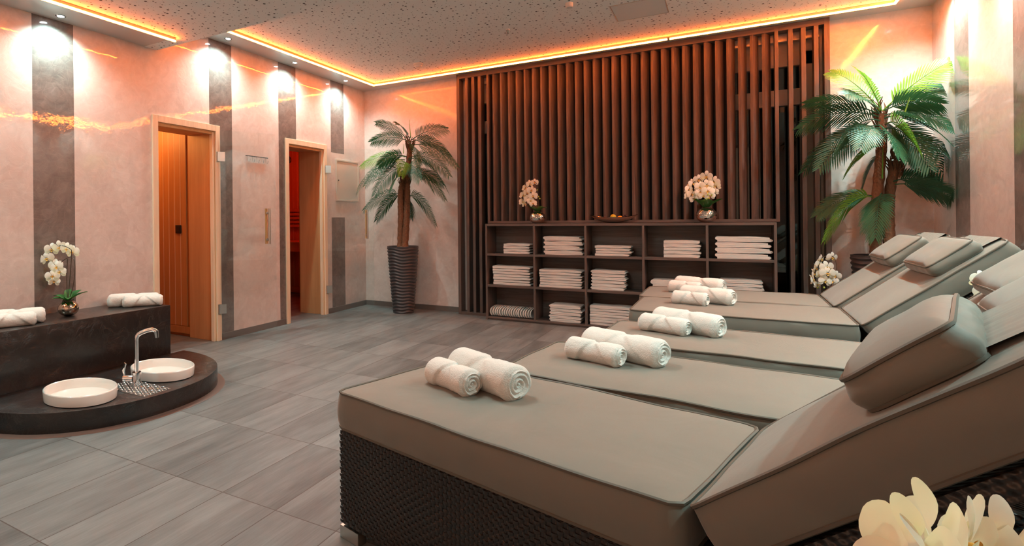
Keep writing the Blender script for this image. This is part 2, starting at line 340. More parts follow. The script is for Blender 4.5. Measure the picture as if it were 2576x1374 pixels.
def dup(root, loc=None, rz=None, label=None):
    r = root.copy(); COL.objects.link(r)
    if loc is not None: r.location = loc
    if rz is not None: r.rotation_euler = (0, 0, rz)
    if label: r['label'] = label
    for ch in list(root.children):
        c = ch.copy(); COL.objects.link(c); c.parent = r
        for g in list(ch.children):
            d = g.copy(); COL.objects.link(d); d.parent = c
    return r
def bez(p0, p1, p2, n):
    p0, p1, p2 = Vector(p0), Vector(p1), Vector(p2)
    return [p0 * (1 - t) ** 2 + p1 * 2 * t * (1 - t) + p2 * t * t for t in [i / (n - 1) for i in range(n)]]
def spline(pts, n=6):
    pts = [Vector(p) for p in pts]; out = []
    for i in range(len(pts) - 1):
        a, b = pts[i], pts[i + 1]; pa = pts[i - 1] if i else a * 2 - b; pb = pts[i + 2] if i + 2 < len(pts) else b * 2 - a
        for k in range(n):
            t = k / n
            out.append(.5 * ((2 * a) + (b - pa) * t + (2 * pa - 5 * a + 4 * b - pb) * t * t + (3 * a - pa - 3 * b + pb) * t ** 3))
    return out + [pts[-1]]
def light(name, kind, loc, energy, col, rot=(0, 0, 0), **kw):
    ld = bpy.data.lights.new(name, kind); ld.energy = energy; ld.color = col
    for k, v in kw.items(): setattr(ld, k, v)
    o = bpy.data.objects.new(name, ld); COL.objects.link(o); o.location = loc; o.rotation_euler = rot; return o

# ------------------------------------------------------------------ room shell
XR, ZH, ZL, YS, YF, ZT = 5.745, 2.929, 2.669, -3.30, -7.4, 3.2
D1 = (-3.315, -2.65); D2 = (-1.60, -.925); DT = 2.05; WT = .12   # door openings in the left wall
struct(MB().box(-2.4, XR + .2, YF - .2, 1.6, -.1, 0).build('floor', 'floor'))
wl = MB()
for a, b, z0, z1 in ((YF, D1[0], 0, ZT), (D1[0], D1[1], DT, ZT), (D1[1], D2[0], 0, ZT), (D2[0], D2[1], DT, ZT), (D2[1], 0, 0, ZT)):
    wl.box(-WT, 0, a, b, z0, z1)
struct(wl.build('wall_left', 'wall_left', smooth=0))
OX0, OX1, OZ = 1.60, 4.985, 2.80
wb = MB().box(-WT, OX0, 0, .3, 0, ZT).box(OX1, XR + .2, 0, .3, 0, ZT).box(OX0, OX1, 0, .3, OZ, ZT)
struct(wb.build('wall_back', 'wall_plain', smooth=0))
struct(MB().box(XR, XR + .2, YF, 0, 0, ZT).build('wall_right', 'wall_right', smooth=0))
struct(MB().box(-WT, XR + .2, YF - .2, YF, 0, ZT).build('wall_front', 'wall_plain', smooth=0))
# upper ceiling: perforated field, smooth perimeter, light channel between
LX, LY = .36, -.325
ceil = struct(MB().box(LX + .03, XR - .31, YS, LY - .03, ZH - .004, ZT).build('ceiling', 'perf', smooth=0))
struct(MB().box(0, LX - .012, YS, 0, ZH, ZT).box(LX - .012, XR - .285, LY + .012, 0, ZH, ZT).box(XR - .285, XR, YS, 0, ZH, ZT).build('trim_1', 'soffit', smooth=0))
struct(MB().box(LX - .012, LX + .03, YS, LY + .012, ZH + .002, ZT).box(LX + .03, XR - .31, LY - .03, LY + .012, ZH + .002, ZT).box(XR - .31, XR - .285, YS, LY + .012, ZH + .002, ZT).build('trim_2', 'soffit', smooth=0))
# lower ceiling near the viewer
LLX, LLY = .40, -3.42
lc = MB().box(LLX + .03, XR, YF, YS - .0, ZL - .004, ZL + .24)
lc.box(0, LLX + .03, LLY, YS, ZL - .004, ZL + .24)
struct(lc.build('ceiling_lower', 'perf', smooth=0))
struct(MB().box(0, LLX - .012, YF, LLY, ZL, ZL + .24).build('trim_3', 'soffit', smooth=0))
struct(MB().box(LLX - .012, LLX + .03, YF, LLY, ZL + .002, ZL + .24).build('trim_4', 'soffit', smooth=0))
# baseboards
BH = .064
bl = MB()
for a, b in ((-3.50, -3.385), (D1[1] + .06, D2[0] - .06), (D2[1] + .06, -.012)): bl.box(0, .012, a, b, 0, BH)
struct(bl.build('baseboard_left', 'base', smooth=0))
struct(MB().box(0, 1.40, -.012, 0, 0, BH).box(5.09, XR, -.012, 0, 0, BH).build('baseboard_back', 'base', smooth=0))
struct(MB().box(XR - .012, XR, YF, -.012, 0, BH).build('baseboard_right', 'base', smooth=0))

# ------------------------------------------------------------------ LED strips
def led(name, label, a, b, z, axis, wall, suf=''):
    t = thing(name, label, 'light strip', ((a[0] + b[0]) / 2, (a[1] + b[1]) / 2, z), 0, 'orange light strips along the ceiling')
    x0, x1 = sorted((a[0], b[0])); y0, y1 = sorted((a[1], b[1])); cx, cy = (x0 + x1) / 2, (y0 + y1) / 2
    w = .009
    def bx(w, z0, z1):
        return MB().box(x0 - cx - (w if axis == 1 else 0), x1 - cx + (w if axis == 1 else 0), y0 - cy - (w if axis == 0 else 0), y1 - cy + (w if axis == 0 else 0), z0, z1)
    bx(.004, -.020, 0).build('profile', 'alu', t, 0); bx(.0065, -.034, -.020).build('diode_band', ('led_x' if axis == 0 else 'led_y') + suf, t, 0)
    # lip added on the wall side to block the strip's glow there
    f0, f1 = (.0075, .0095) if wall > 0 else (-.0095, -.0075)
    if axis == 1: MB().box(f0, f1, y0 - cy, y1 - cy, -.0325, 0).build('lip', 'alu', t, 0)
    else: MB().box(x0 - cx, x1 - cx, f0, f1, -.0325, 0).build('lip', 'alu', t, 0)
    return t
led('led_strip', 'orange ceiling light strip above the dark slats, long run left of its gap', (LX, LY), (3.765, LY), ZH, 0, 1)
led('led_strip', 'orange light strip above the slats, right of the small gap', (3.785, LY), (XR - .30, LY), ZH, 0, 1)
led('led_strip', 'orange light strip running over the two sauna doors', (LX, YS + .02), (LX, LY), ZH, 1, -1)
led('led_strip', 'orange light strip on the lower ceiling at the far left above the foot bath', (LLX, -6.9), (LLX, LLY), ZL, 1, -1)
led('led_strip', 'orange light strip along the right wall ceiling', (XR - .30, YS + .02), (XR - .30, LY), ZH, 1, 1, '2')


# ------------------------------------------------------------------ downlights
def downlight(x, y, z, label, en, side):
    t = thing('downlight', label, 'downlight', (x, y, z), 0, 'cool white downlights along the walls')
    MB().lathe([(.024, -.003), (.033, -.004), (.036, 0.0)], 24, capb=False, capt=False).build('ring', 'chrome', t)
    MB().lathe([(.001, -.0025), (.024, -.0025)], 24, capt=False).build('lens', 'spot', t)
    light('downlight_lamp', 'SPOT', (x, y, z - .012), en, (.62, 1.0, .965), (0, 0, 0), spot_size=math.radians(142), spot_blend=1.0, shadow_soft_size=.02)
SPOT_E = 80.; SPOT_R = 150.
for x, y, z, lb in ((.145, -.642, ZH, 'cool downlight above the corner stripe beside the second sauna door'), (.14, -1.619, ZH, 'cool downlight above the left edge of the second sauna door'),
                    (.145, -2.606, ZH, 'cool downlight above the right edge of the first sauna door'), (.115, -4.191, ZL, 'cool downlight above the dark stripe behind the bench orchid')):
    downlight(x, y, z, lb, SPOT_E, 1)
for x, y, z, lb in ((XR - .15, -.67, ZH, 'cool downlight over the corner palm on the right wall'), (XR - .15, -1.69, ZH, 'cool downlight over the farthest lounger heads'), (XR - .15, -2.71, ZH, 'cool downlight over the middle lounger heads'),
                    (XR - .15, -3.80, ZL, 'cool downlight over the second lounger head'), (XR - .15, -4.80, ZL, 'cool downlight over the nearest lounger head'), (.115, -5.80, ZL, 'cool downlight beyond the left picture edge')):
    downlight(x, y, z, lb, SPOT_R, -1)

# ------------------------------------------------------------------ ceiling fittings
p = at(1052, 160, 2, ZH - .004)
t = thing('smoke_detector', 'white round smoke detector close to the orange strip, larger one', 'smoke detector', (p.x, p.y, ZH - .004))
MB().lathe([(.052, 0), (.055, -.018), (.046, -.020)], 32, capb=False).build('base', 'whitepl', t)
MB().lathe([(.044, -.021), (.040, -.034), (.030, -.042), (.002, -.044)], 32).build('sensor', 'whitepl', t)
p = at(1432, 8, 2, ZH - .004)
t = thing('smoke_detector', 'small plain round detector at the top edge above the slat wall', 'smoke detector', (p.x, p.y, ZH - .004))
MB().lathe([(.030, 0), (.030, -.032)], 28, capb=False).build('base', 'whitepl', t); MB().lathe([(.030, -.0325), (.024, -.038), (.002, -.039)], 28).build('sensor', 'whitepl', t)
p = at(1277, 74, 2, ZH - .004)
t = thing('sprinkler_head', 'tiny sprinkler hanging from the perforated ceiling between the detectors', 'sprinkler', (p.x, p.y, ZH - .004))
MB().lathe([(.018, 0), (.016, -.006)], 20, capb=False).build('base', 'whitepl', t)
MB().tube([(-.011, 0, -.005), (-.010, 0, -.024), (0, 0, -.036), (.010, 0, -.024), (.011, 0, -.005)], .0025, 6).tube([(0, 0, -.005), (0, 0, -.036)], .003, 6).build('yoke', 'steel', t)
MB().lathe([(.012, -.037), (.012, -.039)], 16).build('deflector', 'steel', t)
t = thing('ceiling_hatch', 'plain flat access hatch in the perforated ceiling at the top edge', 'hatch', (3.63, -1.27, ZH - .004))
MB().box(-.20, .20, -.205, .205, -.003, 0).build('panel', 'hatch', t, 0, bevel=.001)
fr = MB()
for q in ((-.207, -.20, -.212, .212), (.20, .207, -.212, .212), (-.20, .20, -.212, -.205), (-.20, .20, .205, .212)): fr.box(q[0], q[1], q[2], q[3], -.004, 0)
fr.build('frame', 'alu', t, 0)

# ------------------------------------------------------------------ window behind the slat screen
wy = .10
wt = struct(bpy.data.objects.new('window_1', None)); COL.objects.link(wt); wt.location = (0, 0, 0)
wf = MB()
for x0, x1 in ((4.845, OX1), (OX0, 1.70), (2.74, 2.86), (3.84, 3.96)): wf.box(x0, x1, wy - .03, wy + .05, 0, 2.70)
wf.box(OX0, OX1, wy - .03, wy + .05, 2.58, OZ).box(OX0, OX1, wy - .035, wy + .05, 2.21, 2.36).box(OX0, OX1, wy - .03, wy + .05, 0, .07)
wf.build('frame', 'pvc', wt, 0)
sash = MB()
for x0, x1 in ((1.70, 2.74), (2.86, 3.84), (3.96, 4.845)):
    for z0, z1 in ((.07, 2.21), (2.36, 2.58)):
        pass
MB().box(OX0, OX1, wy + .008, wy + .016, .07, 2.21).build('pane', 'darkglass', wt, 0)
MB().box(OX0, OX1, wy + .008, wy + .016, 2.36, 2.58).build('pane', 'darkglass', wt, 0)
struct(MB().box(OX0 - .2, OX1 + .2, .62, .66, -.1, ZT).build('wall_outside', 'outside', smooth=0))

# ------------------------------------------------------------------ slat screen
ss = thing('slat_screen', 'tall dark brown vertical slat screen covering the back window', 'slat screen', (3.24, 0, 0))
ox = 3.24
def ssb(name, x0, x1, y0, y1, z0, z1, mat='wood'): return MB().box(x0 - ox, x1 - ox, y0, y1, z0, z1).build(name, mat, ss, 0, bevel=.002)
YB, YSF, YCF = -.006, -.135, -.137
ZTOP = ZH - .003
CABX0, CABX1 = 1.862, 4.632
for x0, x1 in ((1.437, 1.474), (5.005, 5.045)): ssb('post', x0, x1, YSF, YB, 0, ZTOP)
for x0, x1 in ((1.824, 1.850), (4.640, 4.668)): ssb('post', x0, x1, YCF, YB, 1.106, ZTOP)
ssb('rail', 1.474, 1.824, YSF, YB, .0, .035, 'woodh'); ssb('rail', 4.668, 5.005, YSF, YB, .0, .035, 'woodh')
ssb('rail', 1.474, 1.824, YSF, YB, ZTOP - .055, ZTOP, 'woodh'); ssb('rail', 4.668, 5.005, YSF, YB, ZTOP - .055, ZTOP, 'woodh')
ssb('rail', 1.850, 4.640, YCF, YB, ZTOP - .055, ZTOP, 'woodh'); ssb('rail', 1.850, 4.640, YCF, YB, 1.106, 1.134, 'woodh')
for x in (1.549, 1.632, 1.714, 4.744, 4.839, 4.931): ssb('slat', x, x + .034, YSF + .002, YB, .035, ZTOP - .055)
ssb('dark_gap_sheet', 1.850, 4.30, -.022, -.008, 1.134, ZTOP - .055, 'gap_dark')  # black sheet added so the slat gaps stay dark and free of reflections
n = 29
for i in range(n):
    x = 1.887 + (4.540 - 1.887) * i / (n - 1); bl_ = MB().box(-.014, .014, 0, .095, 1.134, ZTOP - .055); bl_.xf(Matrix.Translation((x + .014 - ox, YCF + .014, 0)) @ Matrix.Rotation(math.radians(-30), 4, 'Z')); bl_.build('slat', 'wood', ss, 0, bevel=.002)

# ------------------------------------------------------------------ shelving unit
CY0, CY1 = -.322, -.008
cab = thing('shelf_unit', 'low dark wood open shelving unit under the slat screen holding folded towels', 'shelf', (3.24, 0, 0))
def cb_(name, x0, x1, y0, y1, z0, z1, mat='wood'): return MB().box(x0 - ox, x1 - ox, y0, y1, z0, z1).build(name, mat, cab, 0, bevel=.0015)
DIV = [2.419, 2.964, 3.520, 4.077]; TH = .022
ZS = [.030, .4055, .7627, 1.103]
cb_('side_panel', CABX0, CABX0 + TH, CY0, CY1, 0, ZS[3]); cb_('side_panel', CABX1 - TH, CABX1, CY0, CY1, 0, ZS[3])
cb_('top_panel', CABX0 + TH, CABX1 - TH, CY0, CY1, ZS[3] - .026, ZS[3], 'woodh'); cb_('bottom_panel', CABX0 + TH, CABX1 - TH, CY0, CY1, .018, ZS[0] + .006, 'woodh')
cb_('plinth', CABX0 + TH, CABX1 - TH, CY0 + .012, CY0 + .03, 0, .018, 'woodh'); cb_('back_panel', CABX0 + TH, CABX1 - TH, CY1 - .012, CY1, .036, ZS[3] - .026, 'woodh')
XS = [CABX0 + TH] + DIV + [CABX1 - TH]
for d in DIV: cb_('divider', d - .002, d - .002 + TH, CY0, CY1 - .012, ZS[0] + .006, ZS[3] - .026)
for i in range(5):
    a = XS[i] + (TH - .002 if i else 0); b = XS[i + 1] - (.002 if i < 4 else 0)
    for z in (ZS[1], ZS[2]): cb_('shelf', a, b, CY0 + .001, CY1 - .012, z - .026, z, 'woodh')

# ------------------------------------------------------------------ folded towels on the shelves
def towel_mesh(w, d, nlay, th, seed):
    r = random.Random(seed); pts = []
    for k in range(nlay):
        z = th * (k + .5); xs = [i / 8 for i in range(9)]
        if k % 2: xs = xs[::-1]
        inset = r.uniform(0, .06)
        for q in xs:
            x = q * (1 - inset) if True else q
            pts.append((x * w, z + .0012 * math.sin(q * 7 + seed + k)))
        if k < nlay - 1:
            for a in (-.6, 0, .6):
                sgn = 1 if k % 2 == 0 else -1
                xe = pts[-1][0] if a == -.6 else xe
                pts.append((xe + sgn * th * .62 * math.cos(a * 1.2), th * (k + 1) + th * .42 * math.sin(a * 1.2)))
    side = []
    n = len(pts); hw = th * .485
    Lp, Rp = [], []
    for i in range(n):
        a = Vector(pts[max(i - 1, 0)]); b = Vector(pts[min(i + 1, n - 1)]); t = (b - a).normalized() if (b - a).length > 1e-6 else Vector((1, 0))
        nm = Vector((-t.y, t.x)); q = Vector(pts[i]); Lp.append(q + nm * hw); Rp.append(q - nm * hw)
    loop = Lp + Rp[::-1]
    rows = []
    for j in range(6):
        y = d * j / 5; e = .003 if j in (0, 5) else 0
        rows.append([(p.x + .004 * noise.noise((p.x * 9, y * 9, seed)), y + .006 * noise.noise((p.x * 14, p.y * 60, seed + 3 * j)) * (1 if j in (0, 5) else 0), p.y + .0055 * noise.noise((p.x * 7, y * 8 + 5, seed)) * min(1., (p.y) / .015) - .22 * th * nlay * max(0., min(1., p.x / w) - .55) ** 2 * 4 * min(1., p.y / (th * nlay))) for p in loop])
    mb = MB(); mb.grid(rows, cv=True); k = len(loop); n = len(Lp)
    for o in (0, 5 * k):
        for i in range(n - 1): mb.f.append([o + i, o + i + 1, o + k - 2 - i, o + k - 1 - i])
    zmin = min(p.z for p in mb.v)
    for p in mb.v: p.z -= zmin
    zm = max(p.z for p in mb.v); k_ = th * nlay / zm
    for p in mb.v: p.z *= min(1., k_ * 1.02)
    return mb
COLN = ['first', 'second', 'third', 'fourth', 'fifth']; ROWN = ['top', 'middle', 'bottom']
def ordinal(i, n):
    if n == 1: return 'single'
    if i == n - 1: return 'topmost'
    if i == 0: return 'bottom'
    return ['', 'second', 'third', 'fourth', 'fifth', 'sixth'][i] + ' from bottom'
stacks = [(0, 0, 1265, 1333, 614, 641, 4), (0, 1, 1368, 1466, 597, 644, 4), (0, 2, 1495, 1588, 619, 646, 4), (0, 3, 1665, 1763, 604, 648, 5), (0, 4, 1801, 1943, 594, 651, 4),
          (1, 0, 1238, 1334, 668, 716, 7), (1, 1, 1355, 1465, 677, 722, 7), (1, 2, 1487, 1575, 679, 729, 6), (1, 3, 1638, 1725, 704, 738, 2), (1, 4, 1810, 1921, 701, 745, 5),
          (2, 1, 1382, 1465, 760, 803, 5), (2, 2, 1480, 1596, 764, 813, 7)]
YT = CY0 + .035
for (row, c, xa, xb, yt, yb, n) in stacks:
    z0 = ZS[2 - row] + (.006 if row == 2 else 0)
    pa = at(xa, yb, 1, YT); pb = at(xb, yb, 1, YT); w = pb.x - pa.x - .01
    ht = (at(xa, yt, 1, YT).z - at(xa, yb - 1, 1, YT).z) / n; ht = max(ht, .016)
    lim0, lim1 = XS[c] + TH + .004, XS[c + 1] - .006
    nl = 3 if ht > .034 else 2; th = ht * .97 / nl
    proto = []
    for i in range(n):
        if i < 2:
            o = towel_mesh(w - .012, min(.24, .20 + .02 * (c % 2)), nl, th, row * 31 + c * 7 + i * 3 + 1).build('folded_towel', 'towel', None, 50); proto.append(o)
        else:
            o = proto[i % 2].copy(); COL.objects.link(o)
        j = rnd.uniform(-.006, .006); x = min(max(pa.x + th * .9 + j, lim0 + th), lim1 - w - .004)
        o.location = (x, YT + rnd.uniform(-.004, .006), z0 + .0005 + ht * i); o.rotation_euler = (0, 0, rnd.uniform(-.006, .006))
        tag(o, 'white folded towel, %s in its stack, %s row, %s compartment from left' % (ordinal(i, n), ROWN[row], COLN[c]), 'towel', 'folded towels in the shelving unit')

# slippers lying on edge in the bottom left compartment
def slipper_mesh():
    rows = []
    for i in range(13):
        t = i / 12; y = t * .24; hh = .046 + .010 * math.sin(PI * t)
        row = []
        for k in range(9):
            q = -1 + k / 4; row.append((-.016 * (1 - q * q) - .006, y + .012 * q * q * (1 if t < .5 else -1), hh * q + .056))
        for k in range(9):
            q = 1 - k / 4; row.append((-.013 * (1 - q * q) + .004, y + .012 * q * q * (1 if t < .5 else -1), hh * q + .056))
        rows.append(row)
    mb = MB().grid(rows, cv=True)
    for o in (0, 12 * 18): mb.f += [[o + k, o + k + 1, o + 16 - k, o + 17 - k] for k in range(8)]
    return mb
sx0 = at(1231, 790, 1, CY0 + .03).x; sx1 = DIV[0] - .035
ns = 18; so = None
for i in range(ns):
    if so is None: so = slipper_mesh().build('slipper', 'towel', None, 60)
    o = so if i == 0 else so.copy()
    if i: COL.objects.link(o)
    o.location = (sx0 + .026 + (sx1 - sx0 - .03) * i / (ns - 1), CY0 + .03 + rnd.uniform(0, .012), .0365); o.rotation_euler = (0, rnd.uniform(.0, .04), rnd.uniform(-.03, .03))
    tag(o, 'pale slipper standing on edge in the packed row, bottom left compartment', 'slipper', 'slippers packed on edge in the bottom left compartment')

# ------------------------------------------------------------------ orchids
def petal(mb, ang, ln, wd, bend, z0=0., roll=0.):
    """a petal in the XZ plane (facing -Y), pointing at angle ang from +X"""
    rows = []; n, k = 13, 9
    ca, sa = math.cos(ang), math.sin(ang)
    for i in range(n):
        t = (1 - math.cos(PI * i / (n - 1))) / 2; w = wd * 2 * math.sqrt(max(0, t * (1 - t))) * (.45 + .55 * min(1, t * 1.8)) + .0002
        row = []
        for j in range(k):
            q = (j / (k - 1) - .5) * 2; a = .006 + t * ln; b = q * w
            dy = -z0 + bend * t * t * ln + .12 * w * (q * q) - .05 * ln * math.sin(PI * t)
            row.append((a * ca - b * sa, dy, a * sa + b * ca))
        rows.append(row)
    mb.grid(rows)
def flower_meshes():
    mb = MB()
    for a in (90, 212, 328): petal(mb, math.radians(a), .044, .0165, .30, -.002)
    for a in (14, 166): petal(mb, math.radians(a), .046, .027, .12, .003)
    f = mb.build('flower', 'petal', None, 60)
    lp = MB().lathe([(.0015, 0), (.0042, .003), (.0052, .007), (.0036, .011), (.0008, .012)], 12)
    lp.xf(Matrix.Rotation(math.radians(100), 4, 'X'))
    s0 = len(lp.v); petal(lp, math.radians(270), .013, .005, -.7, .005); petal(lp, math.radians(200), .008, .004, -.9, .005); petal(lp, math.radians(340), .008, .004, -.9, .005)
    l = lp.build('lip', 'lip', None, 60)
    return f, l
F0, L0 = flower_meshes(); F0L = (F0.data, L0.data)
bpy.data.objects.remove(F0); bpy.data.objects.remove(L0)
def oleaf(mb, base, az, ln, wd, lift, droop):
    rows = []
    for i in range(9):
        t = i / 8; r = ln * t; z = lift * t - droop * t * t; w = wd * math.sin(PI * min(1, t * .9 + .08)) ** .7
        ca, sa = math.cos(az), math.sin(az)
        rows.append([(base[0] + r * ca - q * w * sa, base[1] + r * sa + q * w * ca, base[2] + z + abs(q) * w * .35) for q in (-1, -.5, 0, .5, 1)])
    mb.grid(rows)
def vase_mesh(rad, ht, dimple):
    prof = []
    for i in range(25):
        t = i / 24; a = -PI / 2 * .86 + t * PI * .80
        prof.append((rad * math.cos(a) ** .85, ht / 2 + ht / 2 * math.sin(a) / math.sin(PI / 2 * .86)))
    def fn(r, z, a):
        if not dimple: return r
        k = round(z / (ht / 8)); return r * (1 - .045 * abs(math.sin(a * 9 + (PI / 2 if k % 2 else 0))) ** 2 * abs(math.cos(z / ht * 8 * PI)) - .0)
    if dimple: prof = [(prof[0][0], prof[0][1])] + [(0, 0)] * 0 + prof[1:]
    mb = MB(); mb.lathe(prof, 72 if dimple else 40, fn=fn, capt=False)
    r, z = prof[-1]; mb.lathe([(r, z), (r * .93, z + .002), (r * .9, z - .008)], 40, capb=False); return mb, prof[-1]
def orchid(loc, label, flowers, vr, vh, vmat, dimple, leaves, stems, buds=(), yp=None, grp='potted white orchids'):
    t = thing('potted_orchid', label, 'orchid', loc, 0, grp); loc = Vector(loc); yp = loc.y if yp is None else yp
    mb, (tr, tz) = vase_mesh(vr, vh, dimple); mb.build('vase', vmat, t, 30)
    mm = MB(); mm.lathe([(tr * .95, tz - .012), (tr * .6, tz + .004), (.003, tz + .010)], 24, capb=False)
    for i in range(26):
        a = rnd.uniform(0, 2 * PI); r = rnd.uniform(.3, 1.05) * tr
        mm.tube([(r * math.cos(a), r * math.sin(a), tz), (r * 1.15 * math.cos(a + .3), r * 1.15 * math.sin(a + .3), tz + rnd.uniform(.004, .016)), (r * 1.2 * math.cos(a + .7), r * 1.2 * math.sin(a + .7), tz - .002)], .0012, 4)
    mm.build('moss', 'moss', t)
    for az, ln, wd, lift, dr in leaves:
        lm = MB(); oleaf(lm, (0, 0, tz - .004), math.radians(az), ln, wd, lift, dr); lm.build('leaf', 'oleaf', t, 60)
    for st in stems:
        pts = [Vector((0.008 * rnd.uniform(-1, 1), .008 * rnd.uniform(-1, 1), tz - .01))]
        for (px, py, dy) in st: pts.append(at(px, py, 1, yp + dy) - loc)
        MB().tube(spline(pts, 6), .0026, 6).build('stem', 'stem', t)
    for (px, py, dy, sz, yaw, pit) in flowers:
        pos = at(px, py, 1, yp + dy) - loc
        f = bpy.data.objects.new('flower', F0L[0]); COL.objects.link(f); f.parent = t; f.location = pos
        f.rotation_euler = (math.radians(pit), math.radians(rnd.uniform(-14, 14)), math.radians(yaw)); f.scale = (sz / .088,) * 3
        l = bpy.data.objects.new('lip', F0L[1]); COL.objects.link(l); l.parent = f
    for (px, py, dy) in buds:
        pos = at(px, py, 1, yp + dy) - loc
        MB().lathe([(.001, -.010), (.007, -.004), (.008, .003), (.001, .012)], 10, c=tuple(pos)).build('bud', 'bud', t)
    return t

# ------------------------------------------------------------------ rolled towels
def roll_mesh(ln, r, seed, flip=False):
    rs = random.Random(seed); nt_, na = 56, 56; rows = []
    V0 = rs.uniform(-.3, .3)
    def rad(t, a):
        x = t / ln
        aa = math.atan2(math.sin(a - PI / 2), math.cos(a - PI / 2))      # 0 on top
        k = 0.0
        e1 = (x - .30 - .22 * (1 - abs(aa) * .55)) ; e2 = (.80 - .24 * (1 - abs(aa - .4) * .75) - x)
        s = lambda e: 1 / (1 + math.exp(-max(-40, min(40, e * 150))))
        k += .0075 * (1 - s(e1)) + .006 * (1 - s(e2)) * s(e1 + .02)
        end = min(x, 1 - x); k -= r * .22 * max(0, 1 - end / .055) ** 2
        return r + k + r * .05 * noise.noise((math.cos(a) * 1.2, math.sin(a) * 1.2, x * 3 + seed)) + .0012 * noise.noise((math.cos(a) * 9, math.sin(a) * 9, x * 22 + seed))
    for i in range(nt_ + 1):
        t = ln * i / nt_; row = []
        for j in range(na):
            a = 2 * PI * j / na; q = rad(t, a); z = q * math.sin(a); z = max(z, -r * .86)
            row.append((t, q * math.cos(a) * 1.06, z + r * .86))
        rows.append(row)
    mb = MB(); mb.grid(rows, cv=True)
    for end in (0, 1):
        er = rows[0] if end == 0 else rows[-1]; sg = -1 if end == 0 else 1; cx = er[0][0]; cz = r * .86; cap = []
        for i in range(22):
            s = 1 - i / 21; row = []
            for j in range(na):
                a = 2 * PI * j / na; ph = s * 3.2 * 2 * PI + a * (1 if end else -1)
                h = .0045 * (math.sin(ph)) * (1 if s < .93 else .2) + .004 * noise.noise((math.cos(a) * s * 2, math.sin(a) * s * 2, seed)) - .008 * (1 - s)
                p_ = er[j]; row.append((cx + sg * (h + .004 * min(1, (1 - s) * 8)), p_[1] * s, cz + (p_[2] - cz) * s))
            cap.append(row)
        mb.grid(cap, cv=True)
    return mb
def rolled(a, b, z, r, label, seed, ext=.0):
    a = Vector((a[0], a[1])); b = Vector((b[0], b[1])); d = b - a; ln = d.length
    o = roll_mesh(ln, r, seed).build('rolled_towel', 'towel', None, 70)
    o.location = (a.x, a.y, z + .0); o.rotation_euler = (0, 0, math.atan2(d.y, d.x)); return tag(o, label, 'towel', 'rolled white towels')

# ------------------------------------------------------------------ loungers
def rrect(Lx, Wy, r, n):
    """rounded rectangle outline, evenly sampled"""
    segs = []; per = 2 * (Lx - 2 * r) + 2 * (Wy - 2 * r) + 2 * PI * r; out = []
    for i in range(n):
        s = per * i / n
        for k, (ln, kind) in enumerate([(Lx - 2 * r, 0), (PI * r / 2, 1), (Wy - 2 * r, 2), (PI * r / 2, 3), (Lx - 2 * r, 4), (PI * r / 2, 5), (Wy - 2 * r, 6), (PI * r / 2, 7)]):
            if s <= ln: break
            s -= ln
        a = s / r
        if kind == 0: p_ = (r + s, 0)
        elif kind == 1: p_ = (Lx - r + r * math.sin(a), r - r * math.cos(a))
        elif kind == 2: p_ = (Lx, r + s)
        elif kind == 3: p_ = (Lx - r + r * math.cos(a), Wy - r + r * math.sin(a))
        elif kind == 4: p_ = (Lx - r - s, Wy)
        elif kind == 5: p_ = (r - r * math.sin(a), Wy - r + r * math.cos(a))
        elif kind == 6: p_ = (0, Wy - r - s)
        else: p_ = (r - r * math.cos(a), r - r * math.sin(a))
        out.append(Vector((p_[0], p_[1])))
    return out
def cushion(Lx, Wy, T, bulge, seed, n=120, r=.035, wr=.004, sideb=.012):
    ol = rrect(Lx, Wy, r, n); c = Vector((Lx / 2, Wy / 2)); rows = []
    def wob(p_): return wr * noise.noise((p_.x * 5, p_.y * 5, seed)) + wr * .6 * noise.noise((p_.x * 16, p_.y * 3, seed + 9))
    tops = [0.02, .15, .3, .45, .6, .72, .82, .9, .96, 1.0]
    ez = [.006 * noise.noise((p_.x * 4, p_.y * 4, seed + 4)) for p_ in ol]
    for s in tops:
        row = []
        for i, p_ in enumerate(ol):
            q = c + (p_ - c) * s; row.append((q.x, q.y, T + bulge * (1 - s ** 5) + wob(q) * (1 - s ** 8) + ez[i] * s ** 6))
        rows.append(row)
    for k in range(1, 6):
        t = k / 6; row = []
        for i, p_ in enumerate(ol):
            dn = (p_ - c); nx = Vector((dn.x / Lx, dn.y / Wy)); nx = nx.normalized()
            pw = wr * 1.2 * noise.noise((p_.x * 12, p_.y * 12, t * 2 + seed))
            q = p_ + nx * (sideb * math.sin(PI * t) + pw); row.append((q.x, q.y, (T + ez[i]) * (1 - t)))
        rows.append(row)
    for s in (1., .8, .4, .02): rows.append([((c + (p_ - c) * s).x, (c + (p_ - c) * s).y, 0) for p_ in ol])
    mb = MB(); mb.grid(rows, cv=True); k = len(ol)
    mb.f.append(list(range(k))[::-1]); mb.f.append([(len(rows) - 1) * k + j for j in range(k)])
    top = [(p_.x, p_.y, T + ez[i]) for i, p_ in enumerate(ol)]; bot = [(p_.x, p_.y, 0.004) for p_ in ol]
    pp = MB().tube(top, .0055, 6, closed=True).tube(bot, .0055, 6, closed=True)
    return mb, pp
